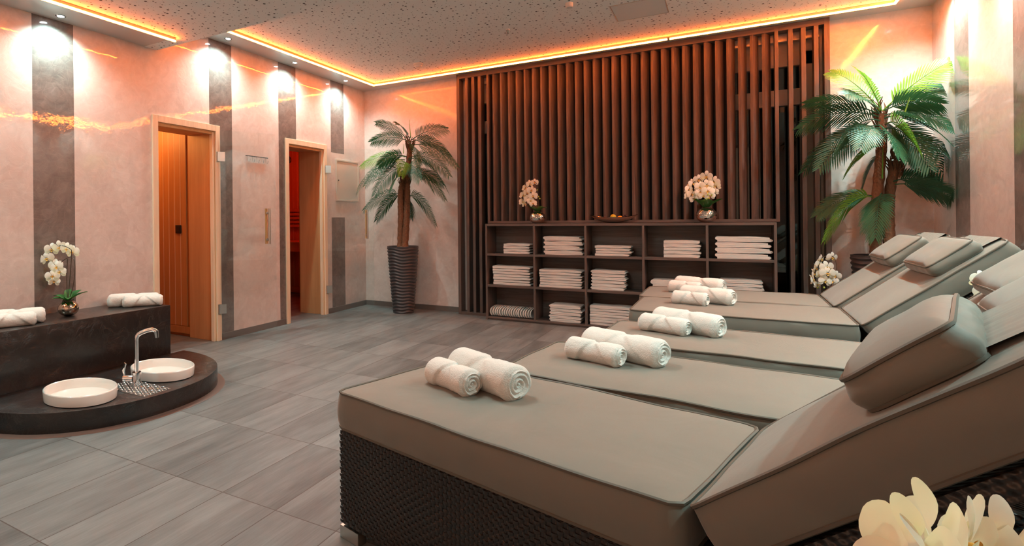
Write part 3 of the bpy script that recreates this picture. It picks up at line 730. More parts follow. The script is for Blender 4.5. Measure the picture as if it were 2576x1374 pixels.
def weave(mb, org, du, dv, nm, w, h, cu=.0165, cv=.0118):
    org, du, dv, nm = map(Vector, (org, du, dv, nm)); nu, nv = int(w / cu), int(h / cv); cu = w / nu; cv = h / nv
    for i in range(nu):
        for j in range(nv):
            c0 = org + du * (i + .5) * cu + dv * (j + .5) * cv; hor = (i + j) % 2 == 0
            a, b = (.60 * cu, .42 * cv) if hor else (.26 * cu, .58 * cv)
            rows = []
            for k in range(5):
                s = (k / 4 - .5) * 2; row = []
                for q in (-1, 0, 1):
                    if hor: off = du * s * a + dv * q * b; e = .0034 * (1 - s ** 4) + (.0008 if q == 0 else 0)
                    else: off = dv * s * b + du * q * a; e = .0004
                    row.append(c0 + off + nm * e)
                rows.append(row)
            mb.grid(rows)
LOUNGER_N = 0
def lounger(foot, ang, flat, wid, label, slope=40., back=.76, total=1.86, fine=False, seed=1, blen=None, pil=(.42, .66, .05, .57)):
    t = thing('sun_lounger', label, 'sun lounger', (foot[0], foot[1], 0), math.radians(ang), 'loungers in a row')
    zb, zt = .402, .532
    b = MB().box(.012, total, .012, wid - .012, .05, zb - .006)
    b.box(.004, total + .008, .004, wid - .004, zb - .03, zb - .004) if not fine else None
    b.build('base', 'wicker', t, 0, bevel=.006)
    if fine:
        wv = MB(); weave(wv, (.004, .012, .055), (1, 0, 0), (0, 0, 1), (0, -1, 0), total - .01, .335)
        weave(wv, (.012, wid - .012, .055), (0, -1, 0), (0, 0, 1), (-1, 0, 0), wid - .024, .335)
        weave(wv, (.004, .012, zb - .006), (1, 0, 0), (0, 1, 0), (0, 0, 1), total - .01, wid - .03, .05, .024)
        wv.build('weave', 'weave', t, 45)
    for x in (0.005, total - .105):
        for y in (.008, wid - .048): MB().box(x, x + .10, y, y + .04, 0, .045).build('foot', 'steel', t, 0, bevel=.002)
    m_, pp = cushion(flat, wid, zt - zb, .016, seed); m_.xf(Matrix.Translation((0, 0, zb))); pp.xf(Matrix.Translation((0, 0, zb)))
    sc = m_.build('seat_cushion', 'fabric', t, 60); pp.build('piping', 'pipe', sc)
    # backrest: x along the slope
    a = math.radians(slope); Rm = Matrix.Translation((flat + .012, 0, zt - .118 * math.cos(a) + .004)) @ Matrix.Translation((.118 * math.sin(a), 0, 0)) @ Matrix.Rotation(-a, 4, 'Y')
    bc_, bp_ = cushion(back, wid, .115, .016, seed + 20); bc_.xf(Rm); bp_.xf(Rm)
    bc = bc_.build('back_cushion', 'fabric', t, 60); bp_.build('piping', 'pipe', bc)
    fm = MB()
    for y0 in (.012, wid - .057): fm.box(-.02, back + .02, y0, y0 + .045, -.056, -.012)
    fm.box(.0, back, .06, wid - .06, -.035, -.020); fm.box(back - .03, back + .02, .05, wid - .05, -.056, -.012); fm.xf(Rm)
    fm.build('backrest_frame', 'wicker', t, 0, bevel=.008)
    # stays holding up the back
    top = Rm @ Vector((back * .72, 0, -.05))
    for y in (.05, wid - .05): MB().tube([(top.x, y, top.z), (top.x + .05, y, zb - .002)], .009, 8).build('stay', 'steel', t)
    # pillow with its strap over the top
    s0, s1, v0, v1 = pil
    pm, pq = cushion(s1 - s0, v1 - v0, .066, .030, seed + 40, n=96, r=.03, sideb=.014, wr=.005); Pm = Rm @ Matrix.Translation((s0, v0, .124)); pm.xf(Pm); pq.xf(Pm)
    po = pm.build('pillow', 'fabric', t, 60); pq.build('piping', 'pipe', po)
    st = []
    for i in range(9):
        q = i / 8; x = s1 - .01 + (back + .02 - s1) * min(1, q * 1.25); z = .138 - .010 * q if q < .8 else .13 - .25 * (q - .8)
        st.append([(x, v0 + .03 + (v1 - v0 - .06) * j / 40, z + .0035 * math.sin(j * 1.3 + noise.noise((j * .35, q * 1.5, seed)) * 6) * (.4 + .6 * noise.noise((j * .2, q, seed + 3)) ** 2) * (1 - q * .5)) for j in range(41)])
    sb = MB().grid(st); sb.xf(Rm); sb.build('strap', 'fabric', po, 60)
    return t
lounger((3.005, -4.80), -15, 1.18, .665, 'nearest taupe cushioned wicker lounger, its woven side facing the viewer', 40.5, fine=True, seed=1, pil=(.395, .59, .05, .58))
lounger((3.410, -4.225), -8, 1.18, .655, 'second taupe lounger from the viewer, right behind the nearest one', 40, seed=2, pil=(.42, .66, .05, .57))
lounger((3.620, -3.440), -5.5, 1.20, .655, 'third taupe lounger from the viewer, before the wide gap', 40, seed=3)
lounger((3.670, -2.345), -.5, 1.21, .725, 'fourth taupe lounger from the viewer, second closest to the shelves', 40, seed=4, pil=(.43, .67, .06, .57))
lounger((3.640, -1.588), -.3, 1.215, .715, 'farthest taupe lounger, beside the towel shelves', 40, seed=5, pil=(.42, .66, .05, .57))

ZC = .548
rolled((3.285, -4.545), (3.478, -4.650), ZC, .046, 'smaller rolled towel in front on the nearest lounger', 3)
rolled((3.345, -4.460), (3.632, -4.615), ZC, .060, 'larger rolled towel behind on the nearest lounger', 5)
rolled((3.640, -3.905), (3.862, -3.995), ZC, .044, 'smaller rolled towel in front on the second lounger', 8)
rolled((3.690, -3.765), (4.012, -3.925), ZC, .058, 'larger rolled towel behind on the second lounger', 11)
rolled((3.840, -3.085), (4.062, -3.195), ZC, .044, 'smaller rolled towel in front on the third lounger', 13)
rolled((3.905, -2.985), (4.208, -3.165), ZC, .058, 'larger rolled towel behind on the third lounger', 17)
rolled((3.915, -1.955), (4.122, -2.030), ZC, .044, 'smaller rolled towel in front on the fourth lounger', 19)
rolled((3.960, -1.760), (4.275, -1.925), ZC, .056, 'larger rolled towel behind on the fourth lounger', 23)
rolled((3.845, -1.270), (4.060, -1.370), ZC, .046, 'rolled towel half hidden at left on the farthest lounger', 29)
rolled((3.880, -1.090), (4.215, -1.250), ZC, .058, 'longest rolled towel on the farthest lounger, closest to the shelves', 31)

# ------------------------------------------------------------------ foot bath: bench, plinth, basins, tap
BY1, BX = -3.545, .465
MB().box(.001, BX, YF + 1.2, BY1, .122, .505).box(.001, BX, YF + 1.2, BY1, 0, .122)
bm_ = MB().box(.001, BX, YF + 1.2, BY1, 0, .505)
tag(bm_.build('stone_bench', 'stone', None, 30, bevel=.008), 'long black stone bench against the left wall holding towels and an orchid', 'bench')
pl = []
pc = (BX + .002, -4.20); prof = []
for i in range(49):
    a = -PI / 2 + PI * i / 48; e = 2 / 2.25
    prof.append((pc[0] + .842 * abs(math.cos(a)) ** e, pc[1] + .775 * math.copysign(abs(math.sin(a)) ** e, math.sin(a))))
pm = MB(); k = len(prof); pm.add([(x, y, 0) for x, y in prof] + [(x, y, .122) for x, y in prof], [[i, i + 1, k + i + 1, k + i] for i in range(k - 1)] + [[k - 1, 0, k, 2 * k - 1], list(range(k))[::-1], [k + i for i in range(k)]])
pt = thing('foot_bath_plinth', 'low half-round black plinth in front of the stone bench', 'plinth', (0, 0, 0))
pm.build('step', 'stone', pt, 30, bevel=.004)
ring = []
for s, z in ((1.0, .006), (1.045, .004), (1.06, .0005)): ring.append([(pc[0] + (x - pc[0]) * s, pc[1] + (y - pc[1]) * s, z) for x, y in prof])
MB().grid(ring).build('sealing_edge', simple('brown_sealant', (.13, .085, .07), .4), pt)
def basin(cx, cy, label):
    t = thing('foot_basin', label, 'basin', (cx, cy, .1225), 0, 'oval foot basins')
    sx, sy = .238, .182
    prof = [(.93, 0), (.975, .004), (1., .058), (.99, .064), (.965, .066), (.94, .062), (.93, .03), (.90, .010), (.6, .004), (.02, .003)]
    MB().lathe([(r, z) for r, z in prof], 64, sx=sx, sy=sy).build('bowl', 'ceramic', t, 50)
    MB().lathe([(.018, .0035), (.017, .0055), (.002, .006)], 20).build('drain', 'chrome', t)
basin(.945, -4.555, 'white oval foot basin left of the tap, nearer the viewer'); basin(.945, -3.985, 'white oval foot basin behind the tap, right one')
t = thing('drain_grate', 'square of ribbed tread plate between the two foot basins', 'grate', (1.09, -4.27, .1222))
MB().box(-.20, .185, -.095, .095, 0, .004).build('plate', 'tread', t, 0)
tb = MB()
for i in range(9):
    for j in range(9):
        x, y = -.185 + .044 * i, -.083 + .0207 * j; s = 1 if (i + j) % 2 else -1
        if x > .17: continue
        tb.tube([(x - .015, y - .004 * s, .004), (x - .007, y - .002 * s, .0068), (x + .007, y + .002 * s, .0068), (x + .015, y + .004 * s, .004)], [.0015, .0045, .0045, .0015], 6)
tb.build('lug', 'tread', t); 
t = thing('mixer_tap', 'tall chrome swan neck tap standing on the tread plate', 'tap', (1.035, -4.245, .127))
MB().lathe([(.027, 0), (.027, .085), (.0265, .088)], 28).build('body', 'chrome', t)
MB().tube([(0, 0, .085), (0, 0, .28)] + [tuple(p) for p in spline([(0, 0, .30), (.010, .010, .325), (.045, .035, .345), (.075, .06, .352), (.095, .075, .340)], 4)], .0135, 16).build('spout', 'chrome', t)
MB().tube([(.094, .074, .342), (.098, .077, .300)], [.015, .0125], 16).build('aerator', 'chrome', t)
MB().tube([(-.02, -.015, .048), (-.065, -.05, .05)], .019, 16).build('cartridge', 'chrome', t)
MB().tube([(-.06, -.046, .055), (-.066, -.05, .10), (-.055, -.042, .145)], [.012, .014, .011], 12, squash=.45).build('lever', 'chrome', t)
# bench towels and orchid
rolled((.105, -3.835), (.345, -3.565), .5055, .048, 'longer rolled towel at the back on the right end of the stone bench', 37)
rolled((.225, -3.790), (.395, -3.570), .5055, .042, 'shorter rolled towel in front on the right end of the stone bench', 41)
rolled((.165, -4.740), (.330, -4.440), .5055, .050, 'rolled towel nearer the wall, left part of the stone bench', 43)
rolled((.265, -4.790), (.372, -4.520), .5055, .042, 'rolled towel at the bench front, cut by the left picture edge', 47)
ol = at(172, 778, 2, .5055 + .045)
orchid((.243, -4.229, .5055), 'white orchid in a round bronze mirrored pot on the black bench', 
       [(130, 628, -.03, .085, 60, 0), (150, 622, 0, .085, 45, 10), (168, 626, .02, .08, 40, 0), (182, 634, .05, .085, 35, -5), (117, 651, -.03, .09, 55, -5), (140, 668, 0, .085, 50, 0), (150, 684, .02, .08, 45, -10), (132, 695, -.02, .085, 60, -10), (143, 672, -.05, .08, 30, -5), (115, 690, 0, .07, 85, 0), (136, 708, 0, .07, 60, -20)],
       .067, .105, 'bronze', False, [(200, .12, .030, .10, .06), (30, .14, .026, .12, .05), (100, .11, .03, .13, .06), (250, .10, .03, .08, .05), (-30, .10, .028, .10, .07), (150, .09, .028, .12, .04)],
       [[(176, 700, 0), (180, 640, 0), (176, 626, 0), (150, 618, 0), (122, 632, 0), (112, 655, 0)], [(184, 720, 0), (189, 670, 0), (181, 648, 0), (160, 655, 0), (135, 680, 0)], [(168, 700, 0), (170, 652, 0)]], [(122, 706, 0), (130, 710, 0)])

# orchids on the shelving unit
ZCB = 1.1035
pa = at(1352, 560, 1, -.228)
orchid((pa.x, -.228, ZCB), 'white orchid in a dimpled silver vase on the left half of the shelf top',
       [(1345, 459, 0, .075, 10, 0), (1333, 463, -.02, .08, 40, 10), (1321, 474, 0, .08, 70, 0), (1316, 492, 0, .085, 60, 0), (1314, 508, -.02, .08, 60, -10), (1328, 500, -.03, .08, 30, 0), (1337, 479, -.04, .09, 20, 0), (1341, 493, -.05, .09, 10, -5), (1335, 505, -.05, .075, 30, -10), (1341, 512, -.06, .075, 5, -15), (1319, 514, 0, .07, 70, -20), (1326, 484, 0, .08, 50, 0)],
       .088, .132, 'silver', True, [(190, .11, .04, .11, .02), (-20, .12, .045, .10, .05), (240, .12, .045, .09, .03), (70, .08, .04, .1, .03)],
       [[(1352, 500, 0), (1353, 470, 0), (1342, 456, 0), (1322, 472, 0), (1314, 505, 0)], [(1350, 510, 0), (1346, 485, 0), (1340, 500, 0)], [(1356, 520, 0), (1352, 488, 0), (1350, 466, 0)]], [(1352, 478, 0), (1355, 495, 0), (1358, 500, 0)], yp=-.238)
pb = at(1777, 556, 1, -.228)
orchid((pb.x, -.228, ZCB), 'fuller white orchid in a dimpled silver vase on the right half of the shelf top',
       [(1777, 444, -.02, .095, -10, 20), (1757, 452, 0, .085, 20, 15), (1743, 462, 0, .085, 40, 0), (1733, 476, -.02, .085, 50, 0), (1740, 488, -.03, .085, 30, 0), (1729, 493, -.02, .075, 60, 0), (1746, 500, -.03, .075, 20, -15), (1762, 470, -.05, .095, 20, 0), (1778, 466, -.07, .10, 0, 5), (1796, 458, -.04, .10, -25, 10), (1781, 481, -.08, .10, 0, -5), (1762, 484, -.06, .085, 15, -5), (1797, 482, -.05, .07, -25, -10), (1770, 493, -.07, .08, 5, -10), (1788, 492, -.06, .07, -15, -10), (1802, 468, -.03, .08, -40, 0)],
       .090, .142, 'silver', True, [(200, .13, .052, .13, .03), (-10, .14, .055, .12, .03), (270, .13, .055, .12, .04), (90, .1, .05, .12, .03)],
       [[(1774, 510, 0), (1770, 470, 0), (1758, 450, 0), (1738, 470, 0), (1735, 495, 0)], [(1780, 510, 0), (1784, 470, 0), (1790, 450, 0), (1798, 480, 0)]], [(1781, 490, -.08), (1790, 491, -.07), (1783, 499, -.07), (1777, 501, -.07), (1737, 505, 0)], yp=-.238)
# fruit dish
bc = at(1543, 561, 1, -.229)
t = thing('fruit_dish', 'long boat-shaped hammered silver dish in the middle of the shelf top', 'bowl', (bc.x, -.229, ZCB))
rows = []
for i in range(41):
    u = -1 + 2 * i / 40; wv = .075 * (1 - u * u) ** .6 + .004; zb_ = .004 + .070 * abs(u) ** 2.2; row = []
    for j in range(13):
        q = -1 + 2 * j / 12; hm = .0015 * math.sin(i * 2.1) * math.sin(j * 2.3)
        row.append((u * .235, q * wv, zb_ + .055 * (1 - abs(u) ** 2) * abs(q) ** 2.2 + hm + .012 * abs(u) ** 4))
    rows.append(row)
d1 = MB().grid(rows); d1.grid([[(p[0], p[1] * .96, p[2] + .004) for p in r] for r in rows]); 
d1.build('bowl', 'silver', t, 60)
def fruit(name, label, x, z, r, mat, cat='fruit', sq=1.):
    o = MB().lathe([(r * math.cos(a) + .0002, r * sq * math.sin(a)) for a in [-PI / 2 + PI * i / 14 for i in range(15)]], 20).build(name, mat, None, 60, loc=(bc.x + x, -.229, ZCB + z)); return tag(o, label, cat, 'fruit in the silver dish')
fruit('apple', 'round yellow green fruit in the middle of the silver dish', -.002, .062, .030, 'yellow')
fruit('orange', 'orange segment shaped fruit right of the yellow one in the dish', .065, .055, .026, 'orange', sq=.8)
fruit('strawberry', 'small red fruit at the left in the silver dish', -.085, .050, .016, 'red'); fruit('strawberry', 'pale red fruit between the red and the yellow one in the dish', -.048, .044, .017, simple('pink_fruit', (.62, .12, .1), .4))
gp = MB()
for i in range(14):
    a = rnd.uniform(0, 6.28); rr = rnd.uniform(0, .026); c_ = (rr * math.cos(a) * 1.3, rr * math.sin(a), rnd.uniform(0, .02)); rs_ = .0085
    gp.lathe([(rs_ * math.cos(b) + .0002, rs_ * math.sin(b)) for b in [-PI / 2 + PI * k / 6 for k in range(7)]], 10, c=c_)
tag(gp.build('grape_bunch', 'grape', None, 60, loc=(bc.x + .118, -.229, ZCB + .058)), 'small dark grape bunch at the right in the silver dish', 'fruit', 'fruit in the silver dish')

# side tables and orchids between the loungers
def side_table(x, y, z, label, r=.15):
    t = thing('side_table', label, 'side table', (x, y, 0), 0, 'small wicker side tables')
    MB().box(-r, r, -r, r, z - .03, z).build('table_top', 'wicker', t, 0, bevel=.006)
    for sx in (-1, 1):
        for sy in (-1, 1): MB().box(sx * (r - .03) - .015, sx * (r - .03) + .015, sy * (r - .03) - .015, sy * (r - .03) + .015, 0, z - .03).build('leg', 'wicker', t, 0)
p = at(2075, 720, 1, -.42)
side_table(p.x + .02, -.50, .34, 'low side table between the farthest lounger and the slats', .12)
orchid((p.x + .02, -.50, .3405), 'white orchid beside the farthest lounger in front of the right slats',
       [(2066, 652, 0, .07, 60, 10), (2093, 648, 0, .08, 30, 10), (2060, 666, -.02, .075, 50, 0), (2052, 676, 0, .08, 70, 0), (2047, 690, 0, .08, 70, 0), (2045, 704, -.02, .08, 70, -10), (2080, 672, -.04, .09, 15, 0), (2082, 688, -.06, .10, 10, 0), (2102, 694, -.02, .075, -30, 0), (2076, 708, -.05, .085, 10, -10), (2095, 708, -.03, .075, -10, -5), (2065, 690, 0, .08, 40, 0), (2056, 716, 0, .07, 50, -20)],
       .07, .105, 'silver', True, [(200, .12, .035, .10, .06), (-20, .12, .035, .10, .05), (90, .1, .03, .1, .04)],
       [[(2084, 720, 0), (2104, 680, 0), (2096, 646, 0), (2066, 650, 0), (2048, 690, 0)], [(2080, 720, 0), (2086, 690, 0)]], [(2057, 724, 0), (2073, 724, -.04)], yp=-.50)
side_table(5.25, -2.645, .46, 'side table standing in the gap between the third and fourth lounger', .13)
orchid((5.25, -2.645, .4605), 'white orchid glimpsed in the gap between the third and fourth lounger heads',
       [(2468, 704, 0, .08, 20, 0), (2490, 716, 0, .08, 40, 0), (2480, 735, -.03, .08, 0, 0), (2500, 740, 0, .075, -30, 0)],
       .062, .10, 'silver', True, [(200, .12, .035, .10, .06), (-20, .12, .035, .10, .05), (90, .1, .03, .1, .04)], [[(2490, 760, 0), (2496, 725, 0), (2470, 704, 0)]], yp=-2.645)

# foreground orchid close to the viewer, bottom right
side_table(4.47, -5.93, .42, 'side table below the front orchid, next to the nearest lounger', .15)
fo = thing('potted_orchid', 'large close white orchid blooms cut by the bottom right corner', 'orchid', (4.47, -5.93, .4205), 0, 'potted white orchids')
mb, (tr, tz) = vase_mesh(.07, .105, True); mb.build('vase', 'silver', fo, 30)
for az in (20, 140, 250):
    lm = MB(); oleaf(lm, (0, 0, tz - .004), math.radians(az), .13, .03, .09, .06); lm.build('leaf', 'oleaf', fo, 60)
fol = Vector((4.47, -5.93, .4205))
def ft(px, py, tt): return CAM + ray(px, py) * tt - fol
for (px, py, tt, sz, yaw, pit, roll) in ((2345, 1345, .52, .082, 110, 14, 20), (2430, 1368, .50, .084, 70, 20, -20), (2292, 1385, .50, .084, 125, 10, 5), (2515, 1385, .53, .084, 40, 8, 10), (2350, 1440, .48, .08, 80, -10, 0), (2540, 1450, .52, .08, 20, 0, 0)):
    f = bpy.data.objects.new('flower', F0L[0]); COL.objects.link(f); f.parent = fo; f.location = ft(px, py, tt); f.scale = (sz / .088,) * 3
    f.rotation_euler = (math.radians(pit), math.radians(roll), math.radians(yaw))
    l = bpy.data.objects.new('lip', F0L[1]); COL.objects.link(l); l.parent = f
MB().tube(spline([(0, 0, tz), tuple(ft(2470, 1500, .52)), tuple(ft(2440, 1410, .53)), tuple(ft(2410, 1380, .53)), tuple(ft(2330, 1380, .53))], 8), .0022, 6).build('stem', 'gstem', fo)
MB().tube(spline([(.005, 0, tz), tuple(ft(2540, 1500, .54)), tuple(ft(2530, 1380, .55)), tuple(ft(2480, 1360, .55)), tuple(ft(2410, 1340, .55))], 8), .0022, 6).build('stem', 'gstem', fo)

# ------------------------------------------------------------------ palms
def planter(t, rb, rt, h):
    def fn(r, z, a):
        if z < .004 or z > h - .022: return r
        return r + .0055 * math.sin(z / h * 2 * PI * 21 + 1.6 * math.sin(a * 2 + z * 4) + 1.1 * math.sin(a * 5 + 1))
    prof = [(rb, 0)] + [(rb + (rt - rb) * (i / 150) ** .9, h * i / 150) for i in range(1, 151)] + [(rt * .94, h), (rt * .93, h - .05)]
    MB().lathe(prof, 72, fn=lambda r, z, a: fn(r, z, a) if r > rb else r, capt=False).build('planter', 'pot', t, 70)
    g = MB().lathe([(rt * .93, h - .035), (rt * .5, h - .012), (.01, h - .005)], 40, capb=False)
    for i in range(160):
        a = rnd.uniform(0, 6.283); r = rt * .9 * math.sqrt(rnd.random()); z = h - .035 + .028 * (1 - r / rt); s = rnd.uniform(.006, .011)
        g.lathe([(s * math.cos(b) + .0002, s * .7 * math.sin(b)) for b in (-1.5, -.7, 0, .7, 1.5)], 6, c=(r * math.cos(a), r * math.sin(a), z))
    stuff(g.build('gravel', 'pebble', t, 60))
def frond(t, p0, p2, arch, ln, npair, wd, mat='leaf', fwd=.75, droop=.25, sideup=None):
    p0, p2 = Vector(p0), Vector(p2); d = p2 - p0; Ls = d.length
    p1 = p0 + d * .5 + Vector((0, 0, arch * Ls)); pts = bez(p0, p1, p2, 24); mb = MB(); roll = rnd.choice((-1, 1)) * rnd.uniform(.45, 1.15)
    mb.tube(pts, [.0055 * (1 - .8 * i / 23) for i in range(24)], 5)
    for i in range(npair):
        s = .16 + .84 * i / (npair - 1); k = s * 23; a = int(min(22, k)); c = pts[a].lerp(pts[a + 1], k - a); tan = (pts[a + 1] - pts[a]).normalized()
        up = Vector((0, 0, 1)); side = tan.cross(up); side = side.normalized() if side.length > .2 else Vector((1, 0, 0))
        side = (side * math.cos(roll) + side.cross(tan) * math.sin(roll)).normalized()
        nrm = side.cross(tan).normalized(); l_ = ln * (math.sin(PI * (.18 + .74 * s)) ** .7) * rnd.uniform(.9, 1.08)
        for sg in (-1, 1):
            dirv = (side * sg + tan * (fwd + .9 * s * s) + nrm * .12).normalized(); wv = (tan - dirv * tan.dot(dirv)).normalized(); rows = []
            for j in range(6):
                q = j / 5; w = wd * (math.sin(PI * (.12 + .86 * q)) ** .8); cc = c + dirv * l_ * q + Vector((0, 0, -droop * l_ * q * q + rnd.uniform(-.002, .002)))
                rows.append([cc - wv * w, cc - nrm * w * .35, cc + wv * w])
            mb.grid(rows)
    for q in mb.v:
        w = q + t.location; w.x = min(max(w.x, .02), XR - .02); w.y = min(w.y, -.02)
        if 1.36 < w.x < 5.12: w.y = min(w.y, -.16)
        q.xyz = w - t.location
    return mb.build('frond', mat, t, 60)
def trunk(mb, pts, r0, r1, seed):
    P_ = spline(pts, 10); n = len(P_); o = len(mb.v)
    mb.tube(P_, [(r0 + (r1 - r0) * i / (n - 1)) * (1 + .08 * math.sin(i * 2.4) + .06 * noise.noise((i * .7, seed, 0))) for i in range(n)], 16)

def palm(name, label, base, rb, rt, h, trunks, fronds, ln, wd, yb, spikes=(), npair=17):
    base = Vector(base); t = thing(name, label, 'palm', base)
    planter(t, rb, rt, h)
    loc = lambda px, py, dy: at(px, py, 1, yb + dy) - base
    for i, tp in enumerate(trunks):
        mb = MB(); pts = [Vector((tp[0][0], tp[0][1], h - .03))] + [loc(*q) for q in tp[1:]]; trunk(mb, pts, .042, .034, i); mb.build('trunk', 'trunk', t, 60)
        tip = pts[-1]; fb = MB()
        for k in range(26):
            a = rnd.uniform(0, 6.283); z = rnd.uniform(-.14, .03); fb.tube([tip + Vector((.03 * math.cos(a), .03 * math.sin(a), z)), tip + Vector((.05 * math.cos(a), .05 * math.sin(a), z + .06)), tip + Vector((.075 * math.cos(a + .3), .075 * math.sin(a + .3), z + .10))], [.009, .006, .002], 5)
        fb.build('fibre_crown', 'fibre', t, 60)
    for fsp in fronds:
        (x0, y0, d0), (x1, y1, d1), arch = fsp[:3]; mat = fsp[3] if len(fsp) > 3 else 'leaf'; k = fsp[4] if len(fsp) > 4 else 1.
        p2 = loc(x1, y1, d1); wz = p2 + base
        if wz.y > -.05: p2.y = -.05 - base.y
        frond(t, loc(x0, y0, d0), p2, arch, ln * k, npair, wd, mat)
    for (x0, y0, x1, y1, d) in spikes:
        MB().tube([loc(x0, y0, d), loc(x1, y1, d)], [.006, .002], 6).build('new_shoot', 'leaf2', t)
    return t
z2 = lambda x, y: (860 + x / 2.4525, 260 + y / 2.4525)
def fz(x0, y0, d0, x1, y1, d1, arch, *r): return ((*z2(x0, y0), d0), (*z2(x1, y1), d1), arch, *r)
P1 = (.775, -.335, 0)
palm('potted_palm', 'artificial palm in a tall rippled planter in the left back corner', P1, .128, .197, .832,
     [[(-.035, .0), (*z2(365, 700), -.02), (*z2(362, 560), -.02), (*z2(378, 470), 0)], [(.035, -.01), (*z2(400, 700), 0), (*z2(405, 560), 0), (*z2(400, 460), .02)], [(0.0, .03), (*z2(392, 600), .05), (*z2(410, 400), .04), (*z2(422, 250), .02)]],
     [fz(415, 235, 0, 190, 235, -.15, .22), fz(415, 230, 0, 218, 122, -.02, .18), fz(420, 225, 0, 335, 122, -.25, .30, 'leaf', .8), fz(425, 230, 0, 645, 158, -.15, .16), fz(425, 240, 0, 662, 320, .1, .35), fz(430, 260, .02, 705, 385, .15, .30), fz(420, 260, 0, 470, 390, -.35, .35),
      fz(400, 330, 0, 235, 375, -.25, .30), fz(390, 330, 0, 125, 385, -.1, .22, 'leaf2'), fz(390, 350, 0, 150, 500, -.2, .35), fz(390, 380, 0, 88, 548, .1, .35), fz(395, 400, 0, 205, 560, -.3, .40), fz(400, 390, 0, 365, 440, -.40, .45, 'leaf2', .9), fz(410, 340, 0, 655, 440, .05, .38), fz(410, 350, 0, 650, 535, -.15, .40),
      fz(405, 430, 0, 630, 585, .1, .38), fz(400, 430, 0, 560, 540, -.3, .38), fz(400, 440, 0, 300, 540, -.35, .42), fz(375, 560, 0, 140, 655, 0, .25), fz(370, 570, 0, 218, 715, -.2, .38), fz(400, 575, 0, 575, 745, -.1, .42), fz(395, 570, .05, 425, 700, .2, .35), fz(400, 420, 0, 480, 470, -.4, .4), fz(410, 440, .05, 620, 500, .2, .35)],
     .165, .0052, -.335, [(*z2(425, 215), *z2(415, 100), 0), (*z2(380, 310), *z2(382, 250), -.1)], 25)
z3 = lambda x, y: (1980 + x / 2.694, 130 + y / 2.694)
def gz(x0, y0, d0, x1, y1, d1, arch, *r): return ((*z3(x0, y0), d0), (*z3(x1, y1), d1), arch, *r)
P2 = (5.335, -.415, 0)
palm('potted_palm', 'larger glossy artificial palm in the right back corner behind the loungers', P2, .128, .205, .83,
     [[(-.04, 0), (*z3(600, 1240), 0), (*z3(610, 1000), 0), (*z3(640, 640), .05), (*z3(640, 420), .05)], [(.05, .02), (*z3(690, 1200), .05), (*z3(695, 960), .05), (*z3(740, 740), .02)]],
     [gz(650, 400, 0, 1095, 70, -.1, .12, 'leaf2', 1.15), gz(640, 400, 0, 480, 120, -.2, .22, 'leaf2'), gz(630, 400, 0, 308, 140, .1, .22, 'leaf2', .9), gz(625, 420, 0, 400, 290, -.35, .25), gz(620, 420, 0, 140, 350, .05, .18), gz(620, 440, 0, 92, 515, -.1, .28), gz(630, 470, 0, 330, 680, -.35, .35), gz(630, 500, 0, 125, 800, .1, .32), gz(630, 520, 0, 225, 780, -.15, .35), gz(630, 640, 0, 400, 820, -.2, .30, 'leaf2', .8),
      gz(660, 390, 0, 1055, 245, .05, .20), gz(660, 400, 0, 1030, 350, -.2, .25), gz(660, 430, 0, 1115, 510, -.15, .28), gz(660, 450, 0, 1080, 590, -.35, .30), gz(670, 490, 0, 900, 670, -.40, .35, 'leaf2', .9), gz(670, 520, 0, 960, 780, -.2, .40), gz(700, 590, 0, 1235, 790, .0, .38), gz(700, 620, 0, 1110, 900, .1, .42), gz(730, 900, 0, 1150, 1000, -.1, .22), gz(720, 880, 0, 1050, 930, .1, .3),
      gz(600, 980, 0, 215, 1100, 0, .32), gz(600, 990, 0, 262, 1265, -.15, .48, 'leaf2', .9), gz(640, 960, -.05, 600, 1250, -.30, .35), gz(640, 560, 0, 500, 640, -.4, .4), gz(650, 560, 0, 760, 700, -.4, .35), gz(640, 470, .05, 700, 560, .2, .5), gz(640, 700, .1, 520, 900, .2, .4)],
     .185, .0070, -.415, [(*z3(800, 410), *z3(832, 310), -.25), (*z3(645, 860), *z3(650, 650), -.1)], 22)

